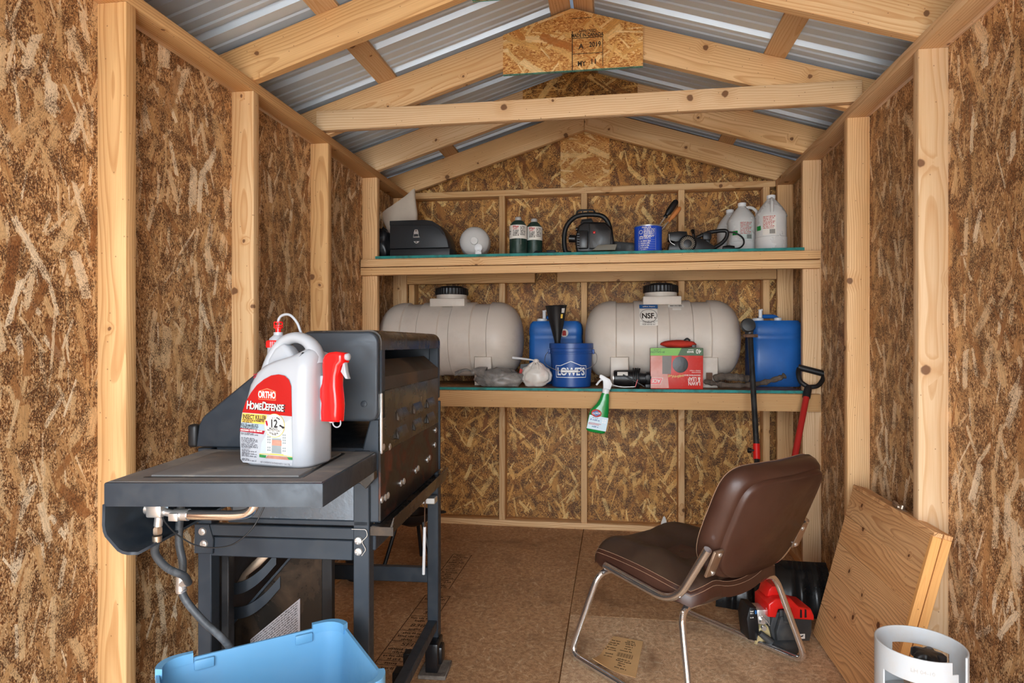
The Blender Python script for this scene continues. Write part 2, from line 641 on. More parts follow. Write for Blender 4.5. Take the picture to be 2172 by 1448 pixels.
def board(name, L, t, w, mat, parent, mtx, bev=0.0035, seg=2):
    """lumber with its length on local x, thickness on y, width on z; starts at x = 0"""
    b = MB().box(0, L, -t / 2, t / 2, -w / 2, w / 2, bev=bev, seg=seg)
    return b.build(name, mat, parent, M=mtx)


def frame_mtx(o, x, z):
    """matrix with local x along x and local z along z"""
    x = Vector(x).normalized()
    z = Vector(z)
    z = (z - x * z.dot(x)).normalized()
    y = z.cross(x)
    m = Matrix((x, y, z)).transposed().to_4x4()
    m.translation = Vector(o)
    return m


def upright(name, x, y, z0, z1, wx, wy, mat, parent):
    """vertical board; wx across X, wy across Y"""
    if wx >= wy:
        m = frame_mtx((x, y, z0), (0, 0, 1), (1, 0, 0))
        return board(name, z1 - z0, wy, wx, mat, parent, m)
    m = frame_mtx((x, y, z0), (0, 0, 1), (0, 1, 0))
    return board(name, z1 - z0, wx, wy, mat, parent, m)


# outdoors, in front of the shed
struct(MB().box(-14, 14, -16, YF - 0.05, -0.22, -0.12).build('ground', M['ground']))

# floor: three sheets with open joints
floor = struct(MB().box(WL - 0.011, WR + 0.011, YF, YW + 0.011, -0.06, -0.012).build('floor', M['pine_warm']))
for x0, x1, y0, y1 in ((WL, -0.1855, YF, YW), (-0.1825, WR, 2.671, YW), (-0.1825, WR, YF, 2.668)):
    b = MB().box(0, x1 - x0, 0, y1 - y0, -0.012, 0, bev=0.0012, seg=1)
    b.build('floor_sheet', M['osb_floor_pale'] if y1 < 3 else M['osb_floor'], floor, M=TR(x0, y0, 0))


def side_wall(name, x, sgn, mat, stud_mats):
    """sgn +1: the room lies on +x"""
    # local x runs along the wall, local y up, local z into the room
    L = YW - YF
    zt = ZP + 0.038
    if sgn > 0:
        m = frame_mtx((x, YF, 0), (0, 1, 0), (1, 0, 0))
    else:
        m = frame_mtx((x, YW, 0), (0, -1, 0), (-1, 0, 0))
    w = MB().box(0, L, 0, zt, -0.011, 0).build(name, mat, M=m)
    struct(w)
    mi = w.matrix_world.inverted() if False else m.inverted()
    s = x + sgn * 0.0445
    def put(nm, o, xx, zz, Lb, t, wd, mt):
        return board(nm, Lb, t, wd, mt, w, mi @ frame_mtx(o, xx, zz))
    k = 0
    for i in range(-5, 4):
        yc = Y1 + SP * i - 0.019
        put('stud', (s, yc, 0.038), (0, 0, 1), (1, 0, 0), ZP - 0.038, 0.038, 0.089, stud_mats[i % len(stud_mats)])
    put('top_plate', (s, YF, ZP + 0.019), (0, 1, 0), (1, 0, 0), YW - YF - 0.089, 0.038, 0.089, stud_mats[0])
    put('bottom_plate', (s, YF, 0.019), (0, 1, 0), (1, 0, 0), YW - YF - 0.089, 0.038, 0.089, stud_mats[1])
    # corner stud beside the back wall
    put('stud', (s, YB - 0.021, 0.038), (0, 0, 1), (1, 0, 0), ZP - 0.038, 0.038, 0.089, stud_mats[-1])
    return w


side_wall('wall_left', WL, 1, M['osb_side'], [M['pine_warm'], M['pine']])
side_wall('wall_right', WR, -1, M['osb_side'], [M['pine_pale'], M['pine_pale'], M['pine']])

# back wall: sheet up to the rafters, local x across, local y up
zr = ZP + 0.038 + SLOPE * (XC - XL) + 0.1845
ze = zr - SLOPE * (WR - WL) / 2
mb_ = frame_mtx((XC, YW, 0), (1, 0, 0), (0, -1, 0))
hw = (WR - WL) / 2
b = MB()
b.prism([(-hw, 0), (hw, 0), (hw, ze), (0, zr), (-hw, ze)], 0, 0.011, M=Matrix(((1, 0, 0, 0), (0, 0, 1, 0), (0, -1, 0, 0), (0, 0, 0, 1))))
back = struct(b.build('wall_back', M['osb_back'], M=mb_))
bi = mb_.inverted()
for xs in (XL - 0.055, -0.700, -0.181, 0.410, 0.905):
    board('stud', ZP - 0.038, 0.038, 0.089, M['pine'], back, bi @ frame_mtx((xs, YB + 0.0445, 0.038), (0, 0, 1), (0, 1, 0)))
board('stud', ZP - 0.038, 0.038, 0.089, M['pine_warm'], back, bi @ frame_mtx((XL + 0.021, YB + 0.0445, 0.038), (0, 0, 1), (0, 1, 0)))
board('top_plate', XR - XL, 0.038, 0.089, M['pine'], back, bi @ frame_mtx((XL, YB + 0.0445, ZP + 0.019), (1, 0, 0), (0, 1, 0)))
board('bottom_plate', XR - XL, 0.038, 0.089, M['pine'], back, bi @ frame_mtx((XL, YB + 0.0445, 0.019), (1, 0, 0), (0, 1, 0)))
# patch of fresher sheet in the gable, strands lying crosswise
b = MB().box(0, 0.40, -0.155, 0.155, 0, 0.006, bev=0.001, seg=1)
b.build('sheet_patch', M['osb_fresh'], back, M=bi @ frame_mtx((-0.180, YW, 2.125), (0, 0, 1), (0, -1, 0)))

# front wall round the open doorway (behind the camera)
mf = frame_mtx((XC, YF, 0), (1, 0, 0), (0, -1, 0))
b = MB()
F90 = Matrix(((1, 0, 0, 0), (0, 0, 1, 0), (0, -1, 0, 0), (0, 0, 0, 1)))
b.prism([(-hw, 0), (-1.09, 0), (-1.09, 2.06), (1.09, 2.06), (1.09, 0), (hw, 0), (hw, ze), (0, zr), (-hw, ze)], 0, 0.011, M=F90)
struct(b.build('wall_front', M['osb_side'], M=mf))

# ------------------------------------------------------------------ roof
ceil = struct(thing('ceiling', '', 'x'))
for k in ('label', 'category'):
    del ceil[k]
ceil['kind'] = 'structure'
Z0 = ZP + 0.038
ct, stn = math.cos(TH), math.sin(TH)
DEPTH = 0.140
half = XC - XL
topz = DEPTH / ct                   # vertical depth of a rafter


def rafter(y, side, mat):
    """side -1 left, +1 right; plumb cut at the ridge, level seat on the plate"""
    ov = 0.245
    pts = [(-ov, -0.045), (-0.108, -0.030), (-0.1005, 0.0), (0.0, 0.0), (half - 0.0006, SLOPE * half), (half - 0.0006, SLOPE * half + topz), (-ov, topz - SLOPE * ov)]
    loc = [(px * ct + pz * stn, -px * stn + pz * ct) for px, pz in pts]
    b = MB().prism(loc, -0.019, 0.019, bev=0.003, seg=1)
    if side < 0:
        m = frame_mtx((XL, y, Z0), (ct, 0, stn), (-stn, 0, ct))
    else:
        m = frame_mtx((XR, y, Z0), (-ct, 0, stn), (stn, 0, ct))
    return b.build('rafter', mat, ceil, M=m)


RAFT_Y = [Y1 + SP * i - 0.019 for i in (-3, -2, -1, 0, 1, 2, 3)] + [YB + 0.02]
mats_r = [M['pine'], M['pine'], M['pine'], M['pine'], M['pine_warm'], M['pine'], M['pine_pale'], M['pine']]
for i, y in enumerate(RAFT_Y):
    rafter(y, -1, mats_r[i])
    rafter(y, 1, mats_r[(i + 4) % 8])

# purlins lie flat on the rafters
PT = 0.022
def purlin(dist, side, mat):
    """dist: horizontal distance of the purlin's middle from the ridge"""
    xh = half - dist
    px, pz = xh, SLOPE * xh + topz
    L = YW - YF
    if side < 0:
        o = (XL + px - stn * PT / 2, YF, Z0 + pz + ct * PT / 2)
        m = frame_mtx(o, (0, 1, 0), (ct, 0, stn))
    else:
        o = (XR - px + stn * PT / 2, YF, Z0 + pz + ct * PT / 2)
        m = frame_mtx(o, (0, 1, 0), (-ct, 0, stn))
    board('purlin', L, PT, 0.089, mat, ceil, m, bev=0.002)


for s in (-1, 1):
    purlin(0.049, s, M['pine_pale'])
    purlin(0.850, s, M['pine_pale'])

# ribbed metal sheets, ribs running down the slope
def roof_sheet(side):
    prof = []
    y = YF - 0.05
    pitch = 0.2286
    while y < YW + 0.06:
        prof += [(y, 0.0), (y + 0.012, 0.019), (y + 0.034, 0.019), (y + 0.046, 0.0)]
        for q in (0.088, 0.143, 0.192):
            prof += [(y + q, 0.0), (y + q + 0.006, 0.005), (y + q + 0.016, 0.005), (y + q + 0.022, 0.0)]
        y += pitch
    rows = []
    s0 = -0.30
    s1 = half / ct + 0.002
    for s_ in (s0, s1):
        rows.append([(s_, 0, h, yy) for yy, h in prof])
    b = MB()
    g = []
    for r in rows:
        g.append([(s_, yy, h) for s_, _, h, yy in r])
    base = DEPTH + PT
    if side < 0:
        m = frame_mtx((XL - stn * base, 0, Z0 + ct * base), (ct, 0, stn), (-stn, 0, ct))
        b.grid(g)
    else:
        m = frame_mtx((XR + stn * base, YF + YW, Z0 + ct * base), (-ct, 0, stn), (stn, 0, ct))
        b.grid(g)
    o = b.build('roof_sheet', M['roof_metal'], ceil, M=m, ang=12)
    md = o.modifiers.new('thickness', 'SOLIDIFY')
    md.thickness = 0.0012
    md.offset = 1
    return o


roof_sheet(-1)
roof_sheet(1)
for sg, xw in ((-1, WL), (1, WR)):
    xo = xw + sg * 0.165
    MB().box(min(xo, xo + sg * 0.019), max(xo, xo + sg * 0.019), YF, YW, Z0 - 0.06, Z0 + 0.125).build('fascia', M['pine_warm'], ceil)
    MB().box(min(xw - sg * 0.02, xo + sg * 0.019), max(xw - sg * 0.02, xo + sg * 0.019), YW + 0.0115, YW + 0.0225, Z0 - 0.06, Z0 + 0.15).build('eave_light_block', M['osb_back'], ceil)  # board added to stop light leaking in at the eave's rear end
    MB().box(min(xw + sg * 0.0115, xo), max(xw + sg * 0.0115, xo), YF, YW, Z0 - 0.058, Z0 - 0.047).build('soffit', M['osb_side'], ceil)
rz = Z0 + SLOPE * half + topz + PT / ct
b = MB().prism([(XC - 0.16, rz - 0.05 + 0.026), (XC, rz + 0.026), (XC + 0.16, rz - 0.05 + 0.026), (XC + 0.16, rz - 0.048 + 0.026), (XC, rz + 0.029), (XC - 0.16, rz - 0.048 + 0.026)], YF - 0.05, YW + 0.06)
b.build('ridge_cap', M['roof_metal'], ceil)

# ridge gussets of sheet offcuts, teal sealed lower edge
def gusset(y, halfw, drop, side_h, stamp=False, mat=None):
    """sheet in the XZ plane on the near face of a rafter pair; local x up, y across"""
    pk = SLOPE * half + topz - 0.012
    zp = Z0 + pk
    zb = zp - drop
    pts = [(0, -halfw), (drop - SLOPE * halfw, -halfw), (drop, 0), (drop - SLOPE * halfw, halfw), (0, halfw)]
    b = MB()
    # prism: (x, z) outline extruded on y -> map so that thickness is local z
    b.prism([(p, q) for p, q in pts], 0, 0.011, M=Matrix(((1, 0, 0, 0), (0, 0, 1, 0), (0, 1, 0, 0), (0, 0, 0, 1))))
    m = frame_mtx((XC, y, zb), (0, 0, 1), (0, -1, 0))
    g = b.build('gusset', mat or M['osb_fresh'], ceil, M=m)
    e = MB().box(-0.0015, 0.0012, -halfw, halfw, 0.009, 0.0116)
    e.box(-0.0015, 0.0012, -halfw, halfw, -0.0005, 0.0018)
    e.build('sealed_edge', M['teal_paint'], g)
    return g, m


g1, gm = gusset(RAFT_Y[5] - 0.019 - 0.0115, 0.305, 0.272, 0.15)
gusset(RAFT_Y[6] - 0.019 - 0.0115, 0.305, 0.255, 0.2, mat=M['osb_back'])
gusset(RAFT_Y[4] - 0.019 - 0.0115, 0.305, 0.272, 0.2)
# mill stamp on the nearest gusset: the ruled boxes and the printed lines
st = MB()
ft = lambda dx, dz: (lambda x, y: (dz + y, -(dx + x), 0.0118))
gx = 0.0
def bar(x0, x1, z0, z1):
    st.box(z0, z1, -x1, -x0, 0.0113, 0.0118)
bar(0.0, 0.0035, 0.0, 0.172); bar(0.132, 0.1345, 0.012, 0.15)
bar(0.0, 0.134, 0.138, 0.141); bar(0.0, 0.134, 0.070, 0.0725); bar(0.0, 0.085, 0.225, 0.2275)
text_bm(st, 'MADE IN CANADA', 0.022, ft(0.067, 0.144), 0.03, sx=0.74)
text_bm(st, 'APPROVED', 0.018, ft(0.067, 0.162), 0.02, sx=0.85)
text_bm(st, 'A', 0.032, ft(0.040, 0.092), 0.02)
text_bm(st, '2019', 0.030, ft(0.100, 0.098), 0.02, sx=0.85)
text_bm(st, 'MY', 0.030, ft(0.042, 0.018), 0.025, sx=0.85)
text_bm(st, '11', 0.030, ft(0.094, 0.024), 0.025)
st.build('mill_stamp', M['ink'], g1, label='black mill stamp with ruled boxes')

# tie beam across the third rafter pair
mt = frame_mtx((XL - 0.04, RAFT_Y[5] + 0.001 - 0.040, Z0 + 0.052), (XR - XL + 0.05, 0, 0.004), (0, 0, 1))
board('tie_beam', XR - XL + 0.085, 0.038, 0.089, M['pine_pale'], ceil, mt)
# faint mill print on the last right rafter
pr = MB()
for k in range(7):
    pr.box(0.30, 0.37, -0.02, -0.0195, 0.03 + k * 0.006, 0.032 + k * 0.006)

# ------------------------------------------------------------------ object materials
M['hdpe'] = plain('milky_tank_plastic', srgb(206, 196, 184), 0.42, 0, 0.05, 3, dirt=srgb(160, 146, 130), damt=0.35, dscale=4, sss=0.15)
M['jug_plastic'] = plain('cloudy_jug_plastic', srgb(226, 226, 224), 0.28, 0, 0.04, 6, trans=0.22, ior=1.2)
M['white_plastic'] = plain('white_plastic', srgb(226, 228, 230), 0.35, 0, 0.03, 10)
M['can_blue'] = plain('blue_can_plastic', srgb(30, 96, 172), 0.36, 0, 0.12, 5, dirt=srgb(22, 66, 118), damt=0.5, dscale=6)
M['navy'] = plain('navy_bucket_plastic', srgb(26, 72, 142), 0.36, 0, 0.08, 6)
M['black_plastic'] = plain('black_plastic', srgb(20, 20, 22), 0.36, 0, 0.2, 12, dirt=srgb(52, 48, 44), damt=0.3, dscale=9)
M['black_rubber'] = plain('black_rubber', srgb(20, 20, 21), 0.5, 0, 0.15, 20)
M['steel'] = plain('bright_steel', (0.74, 0.73, 0.71), 0.30, 0.85, 0.08, 20)
M['chrome'] = plain('chrome_tube', (0.86, 0.86, 0.86), 0.10, 0.96, 0.02, 14)
M['box_black'] = plain('black_toolbox_enamel', srgb(40, 42, 45), 0.45, 0.2, 0.1, 9, bump=0.1, bscale=300)
M['canvas'] = plain('pale_canvas', srgb(196, 182, 166), 0.9, 0, 0.08, 8, bump=0.3, bscale=120)
M['green_can'] = plain('dark_green_paint', srgb(28, 54, 46), 0.4, 0.1, 0.15, 14, dirt=srgb(120, 128, 120), damt=0.35, dscale=20)
M['paper'] = plain('white_paper', srgb(222, 218, 210), 0.7, 0, 0.04, 20)
M['red_print'] = plain('red_print', srgb(178, 46, 40), 0.6, 0, 0.1, 20)
M['blue_print'] = plain('blue_print', srgb(32, 92, 152), 0.6, 0, 0.1, 20)
M['can_label'] = plain('blue_tin_label', srgb(32, 76, 190), 0.4, 0, 0.18, 12)
M['red_plastic'] = plain('red_plastic', srgb(206, 30, 26), 0.3, 0, 0.06, 10)
M['red_cloth'] = plain('red_pouch_fabric', srgb(176, 46, 28), 0.8, 0, 0.12, 30, bump=0.4, bscale=150)
M['green_plastic'] = plain('green_bottle_plastic', srgb(22, 138, 62), 0.22, 0, 0.08, 8, coat=0.3)
M['grey_bag'] = plain('grey_bag_film', srgb(120, 116, 112), 0.25, 0, 0.2, 18, dirt=srgb(170, 166, 160), damt=0.6, dscale=14, bump=0.6, bscale=45)
M['white_bag'] = plain('white_bag_film', srgb(214, 208, 200), 0.32, 0, 0.08, 14, dirt=srgb(200, 128, 122), damt=0.5, dscale=5, bump=0.7, bscale=40)
M['black_bag'] = plain('black_bag_film', srgb(26, 26, 28), 0.35, 0, 0.2, 14, bump=0.6, bscale=40)
M['carton_red'] = plain('red_carton', srgb(196, 44, 34), 0.4, 0, 0.08, 7, dirt=srgb(214, 150, 130), damt=0.35, dscale=7)
M['carton_green'] = plain('dark_green_carton', srgb(50, 86, 38), 0.45, 0, 0.08, 9)
M['lime'] = plain('lime_carton', srgb(112, 176, 58), 0.45, 0, 0.08, 9)
M['carton_tear'] = plain('torn_card', srgb(206, 164, 112), 0.9, 0, 0.2, 30)
M['bark'] = plain('weathered_root', srgb(92, 80, 70), 0.9, 0, 0.35, 25, dirt=srgb(44, 38, 34), damt=0.8, dscale=18, bump=0.9, bscale=60)
M['rust'] = plain('rusty_steel', srgb(96, 70, 54), 0.75, 0.3, 0.3, 30)
M['tan_handle'] = plain('wooden_tool_handle', srgb(190, 118, 62), 0.5, 0, 0.12, 40)
M['yellow'] = plain('yellow_print', srgb(240, 202, 88), 0.6, 0, 0.05, 10)
M['wire'] = plain('steel_wire', (0.55, 0.53, 0.5), 0.4, 0.9, 0.1, 20)

# ------------------------------------------------------------------ the two shelves
def shelf(z, label, split):
    t = thing('wall_shelf', label, 'shelf', (XC, 3.32, z))
    W = XR - XL
    zb = 0.0                                # top of the beam
    def at_(x, y, zz): return TR(x - XC, y - 3.32, zz - z)
    Minv = TR(-XC, -3.32, -z)
    mat = M['pine'] if split else M['pine_warm']
    if split:
        # an old drying crack runs the whole length: two halves of one face
        for h0, h1 in ((-0.089, -0.0470), (-0.0430, 0.0)):
            b = MB().box(0, 2.43, -0.019, 0.019, h0, h1, bev=0.003)
            b.build('beam', mat, t, M=TR(-2.43 / 2 - 0.004, 0.019, 0.0))
    else:
        b = MB().box(0, 2.43, -0.019, 0.019, -0.089, 0.0, bev=0.0035)
        b.build('beam', mat, t, M=TR(-2.43 / 2 - 0.004, 0.019, 0.0))
    bd = MB().box(-W / 2 + 0.002, W / 2 - 0.002, -0.285, 0.285, 0, 0.016, bev=0.001, seg=1)
    bo = bd.build('shelf_board', M['osb_shelf'], t, M=TR(0, 0.290, 0.0005))
    e = MB()
    e.box(-W / 2 + 0.002, W / 2 - 0.002, -0.2862, -0.2846, 0.002, 0.0163)
    e.build('sealed_edge', M['teal_paint'], bo)
    if split:
        for x0, x1 in ((XL + 0.002, -0.485), (-0.345, XR - 0.004)):
            m = frame_mtx((x0 - XC, 3.8795 - 3.32, -0.0445 + 0.0), (1, 0, 0), (0, 0, 1))
            board('ledger', x1 - x0, 0.038, 0.089, M['pine_warm'] if x0 < -1 else M['pine'], t, m)
    else:
        m = frame_mtx((XL - XC + 0.002, 3.8795 - 3.32, -0.0445), (1, 0, 0), (0, 0, 1))
        board('ledger', W - 0.006, 0.038, 0.089, M['pine'], t, m)
    return t


ZU = 1.625            # top of the upper beam
ZL = 0.901
shelf(ZU, 'upper pine and strand board shelf with a long crack in its front beam', True)
shelf(ZL, 'lower pine and strand board shelf holding the water tanks and the bucket', False)
SU = ZU + 0.0172
SL = ZL + 0.0172

# ------------------------------------------------------------------ two horizontal tanks
def tank(x, label, labels):
    t = thing('water_tank', label, 'tank', (x, 3.655, SL))
    Rr, L, cz = 0.226, 0.43, 0.258
    prof = []
    n = 12
    xs = []
    for i in range(n + 1):
        a = PI / 2 * i / n
        xs.append((-L + 0.15 - 0.15 * math.cos(a), Rr * (math.sin(a) ** 0.66)))
    mid = []
    for c_ in (-0.205, 0.0, 0.205):
        w_ = 0.045 if c_ else 0.030
        mid += [(c_ - w_ - 0.006, Rr), (c_ - w_, Rr * 0.955), (c_ + w_, Rr * 0.955), (c_ + w_ + 0.006, Rr)]
    pr = xs + mid + [(-a, b) for a, b in reversed(xs)]
    b = MB()
    N = 48
    rings = []
    for px, r in pr:
        ring = []
        for k in range(N):
            an = 2 * PI * k / N
            y, z = r * math.cos(an), r * math.sin(an)
            if z < -Rr * 0.93:
                z = -Rr * 0.93
            ring.append((px, y, cz + z))
        rings.append(ring)
    b.ring_loft(rings)
    b.build('tank_body', M['hdpe'], t, ang=24)
    for fx in (-0.235, 0.235):
        for y0_, y1_ in ((-0.216, -0.09), (0.09, 0.216)):
            f = MB().prism([(fx - 0.05, 0), (fx + 0.05, 0), (fx + 0.05, 0.165), (fx - 0.05, 0.165)], y0_, y1_, bev=0.012)
            f.build('leg_block', M['hdpe'], t, ang=40)
    f = MB()
    f.box(-0.105, 0.105, -0.11, 0.06, cz + Rr - 0.03, cz + Rr + 0.018, bev=0.006)
    f.lathe([(0.092, cz + Rr - 0.02), (0.092, cz + Rr + 0.045)], 28)
    f.build('filler_neck', M['hdpe'], t)
    f = MB()
    z0 = cz + Rr + 0.043
    N = 36
    rings = []
    for r_, z_, tooth in ((0.094, z0, 1), (0.097, z0 + 0.006, 1), (0.095, z0 + 0.038, 1), (0.088, z0 + 0.044, 0)):
        rings.append([((r_ + (0.003 if (tooth and k % 2) else 0)) * math.cos(2 * PI * k / (2 * N)), (r_ + (0.003 if (tooth and k % 2) else 0)) * math.sin(2 * PI * k / (2 * N)), z_) for k in range(2 * N)])
    f.ring_loft(rings)
    f.lathe([(0.07, z0 + 0.044), (0.066, z0 + 0.052), (0.05, z0 + 0.052)], 28)
    f.build('screw_lid', M['black_plastic'], t)
    if labels:
        Rl = Rr + 0.0016
        def wrap(dx, s0, lift=0.0):
            return lambda u, v: (dx + u, -(Rl + lift) * math.cos((s0 + v) / Rr), cz + (Rl + lift) * math.sin((s0 + v) / Rr))
        def patch(mb, x0, x1, s0, s1, lift=0.0, n=8):
            g = wrap(0, 0, lift)
            mb.grid([[g(x0 + (x1 - x0) * i, s0 + (s1 - s0) * k / n) for i in (0, 1)] for k in range(n + 1)])
        dx = -0.078
        p_ = MB(); patch(p_, dx - 0.048, dx + 0.048, 0.078, 0.190)
        lb = p_.build('certificate_label', M['paper'], t)
        p_ = MB(); patch(p_, 0.03, 0.115, 0.205, 0.232, 0.0)
        p_.build('serial_label', M['paper'], t)
        p_ = MB(); patch(p_, 0.052, 0.098, 0.18, 0.198)
        p_.build('small_label', M['paper'], t)
        p_ = MB(); patch(p_, dx - 0.048, dx + 0.052, 0.196, 0.236)
        p_.build('blue_label', M['blue_print'], t, label='blue maker label under the filler neck')
        p_ = MB()
        text_bm(p_, 'NSF.', 0.050, wrap(dx, 0.122, 0.0012), 0.03, sx=0.78)
        text_bm(p_, 'Certified to', 0.014, wrap(dx, 0.094, 0.0012), 0.01)
        text_bm(p_, 'NSF/ANSI 61', 0.013, wrap(dx, 0.081, 0.0012), 0.01)
        text_bm(p_, '0010100', 0.018, wrap(0.072, 0.212, 0.0012), 0.03)
        g = wrap(dx, 0.141, 0.0010)
        N = 40
        ro = [g(0.046 * math.cos(2 * PI * k / N), 0.046 * math.sin(2 * PI * k / N)) for k in range(N)]
        rn = [g(0.0435 * math.cos(2 * PI * k / N), 0.0435 * math.sin(2 * PI * k / N)) for k in range(N)]
        p_.ring_loft([ro, rn], cap=False)
        g2 = wrap(0, 0, 0.0010)
        patch(p_, dx - 0.048, dx + 0.048, 0.1045, 0.106, 0.0010, 1)
        p_.build('lettering', M['ink'], lb)
        p_ = MB()
        fine(p_, wrap(dx - 0.030, 0.208, 0.0012), 0.07, 0.010, 1)
        p_.build('lettering', M['paper'], lb)
    return t


tank(-0.962, 'milky plastic leg tank with black lid, behind the grill and left of the blue bucket', False)
tank(0.268, 'milky plastic leg tank with white and blue labels, behind the red garbage bag carton', True)

# ------------------------------------------------------------------ blue water containers
def jerry(x, y, w, d, h, label, rotz=0):
    t = thing('water_container', label, 'container', (x, y, SL), (0, 0, rotz))
    b = MB()
    rings = []
    for z, s, in ((0, 0.94), (0.012, 1.0), (h * 0.70, 1.0), (h * 0.71, 0.985), (h * 0.78, 0.985), (h * 0.79, 1.0), (h - 0.05, 1.0), (h - 0.018, 0.97), (h, 0.88)):
        rings.append([(px, py, z) for px, py in rrect(w * s, d * s, 0.04 * s, 5)])
    b.ring_loft(rings)
    b.build('body', M['can_blue'], t, ang=50)
    b = MB()
    b.tube(fillet([(-0.085, 0.02, h - 0.01), (-0.06, 0.02, h + 0.028), (0.02, 0.02, h + 0.028), (0.045, 0.02, h - 0.01)], 0.02), 0.012, 8)
    b.build('handle', M['can_blue'], t)
    b = MB()
    b.lathe([(0.030, 0), (0.031, 0.004), (0.031, 0.018), (0.026, 0.021)], 20, M=TR(-0.085, -0.02, h - 0.004))
    b.build('cap', M['white_plastic'], t)
    b = MB()
    b.tube([(-0.072, -0.02, h + 0.014), (-0.072, -0.02, h + 0.062)], 0.0105, 12).tube([(-0.082, -0.02, h + 0.060), (-0.060, -0.02, h + 0.064)], 0.006, 8)
    b.build('spigot', M['white_plastic'], t)
    b = MB()
    b.lathe([(0.020, 0), (0.021, 0.022), (0.012, 0.026)], 16, M=TR(0.02, -0.03, h - 0.006))
    b.build('vent_cap', M['white_plastic'], t)
    return t


jerry(0.897, 3.72, 0.27, 0.24, 0.365, 'bright blue water container with white spigot, standing beside the right wall stud')
t = jerry(-0.340, 3.755, 0.315, 0.20, 0.37, 'darker blue water container wedged between the two milky tanks')
b = MB()
b.lathe([(0.024, 0), (0.024, 0.001)], 20, M=TR(0.055, -0.1012, 0.30) @ RX(R(90)))
b.build('sticker', M['paper'], t, label='small round pale sticker')
b = MB()
b.box(-0.011, 0.011, -0.0018, -0.0012, -0.016, 0.006)
b.ball((0, -0.0015, 0.008), (0.010, 0.0004, 0.007))
b.build('sticker_print', M['red_print'], t, M=TR(0.055, -0.1012, 0.30))

# ------------------------------------------------------------------ blue bucket with lettering
t = thing('bucket', 'dark blue plastic bucket with white gabled lettering and a wire handle, on the lower shelf', 'bucket', (-0.232, 3.475, SL))
b = MB()
r0, r1, H = 0.107, 0.118, 0.240
prof = [(r0 - 0.004, 0.0), (r0, 0.004), (r0 + 0.0085, H - 0.058), (r0 + 0.014, H - 0.056), (r0 + 0.014, H - 0.050), (r0 + 0.010, H - 0.047), (r1 - 0.001, H - 0.03), (r1 + 0.004, H - 0.028), (r1 + 0.004, H - 0.002), (r1, H), (r1 - 0.005, H), (r0 - 0.005, 0.006), (0.001, 0.006)]
b.lathe(prof, 48, cap=True)
b.build('bucket_body', M['navy'], t, ang=30)
for s in (-1, 1):
    b = MB().box(s * 0.122 - 0.006, s * 0.122 + 0.006, -0.014, 0.014, H - 0.060, H - 0.034, bev=0.003)
    b.build('handle_lug', M['navy'], t)
hp = [(-0.126, 0, H - 0.046), (-0.142, -0.02, H - 0.07), (-0.132, -0.09, H - 0.115), (-0.05, -0.128, H - 0.150), (0.05, -0.128, H - 0.150), (0.132, -0.09, H - 0.115), (0.142, -0.02, H - 0.07), (0.126, 0, H - 0.046)]
MB().tube(smooth_path(hp, 6), 0.0017, 6).build('wire_handle', M['wire'], t)
MB().tube([(-0.046, -0.1285, H - 0.1505), (0.046, -0.1285, H - 0.1505)], 0.0072, 10).build('grip', M['white_plastic'], t)
b = MB()
RB = lambda v: r0 + 0.0085 * v / (H - 0.058) + 0.0008
fb = lambda dx, dz: (lambda x, y: (RB(dz + y) * math.sin((dx + x) / 0.112), -RB(dz + y) * math.cos((dx + x) / 0.112), dz + y))
# three-quarters to the left so the lettering faces the door
text_bm(b, "LOWE'S", 0.056, fb(0.005, 0.068), 0.035, sx=0.84, spacing=0.98)
g = fb(0.005, 0)
def stroke(pts, w=0.0032):
    for (xa, ya), (xb, yb) in zip(pts[:-1], pts[1:]):
        n = 8
        L_ = math.hypot(xb - xa, yb - ya); nx, ny = -(yb - ya) / L_ * w / 2, (xb - xa) / L_ * w / 2
        rows = [[g(xa + (xb - xa) * i / n + q * nx, ya + (yb - ya) * i / n + q * ny) for q in (-1, 1)] for i in range(n + 1)]
        b.grid(rows)
stroke([(-0.090, 0.055), (0.090, 0.055), (0.090, 0.118), (0.058, 0.118), (0.0, 0.142), (-0.058, 0.118), (-0.090, 0.118), (-0.090, 0.055)])
b.build('lettering', M['white_plastic'], t, label='white lettering inside a gabled outline')

# funnel standing in the bucket
t = thing('funnel', 'tall black plastic funnel standing in the blue bucket', 'funnel', (-0.30, 3.475, SL + 0.012), (R(2), R(-2), 0))
b = MB()
b.lathe([(0.008, 0.0), (0.011, 0.10), (0.017, 0.24), (0.040, 0.34), (0.058, 0.43), (0.061, 0.436), (0.058, 0.438), (0.055, 0.43), (0.037, 0.34), (0.014, 0.24), (0.008, 0.1), (0.005, 0.0)], 32)
b.build('funnel_body', M['black_plastic'], t)
b = MB()
def cone_pt(a, z): 
    r = 0.040 + (z - 0.34) / 0.09 * 0.018 + 0.0006
    return (r * math.cos(a), r * math.sin(a), z)
b.grid([[cone_pt(R(a), z) for a in (-52, -44, -36, -28)] for z in (0.395, 0.42)])
b.build('price_label', M['paper'], t)
b = MB()
b.grid([[cone_pt(R(a), z) for a in (-56, -48, -40)] for z in (0.365, 0.388)])
b.build('yellow_label', M['yellow'], t)

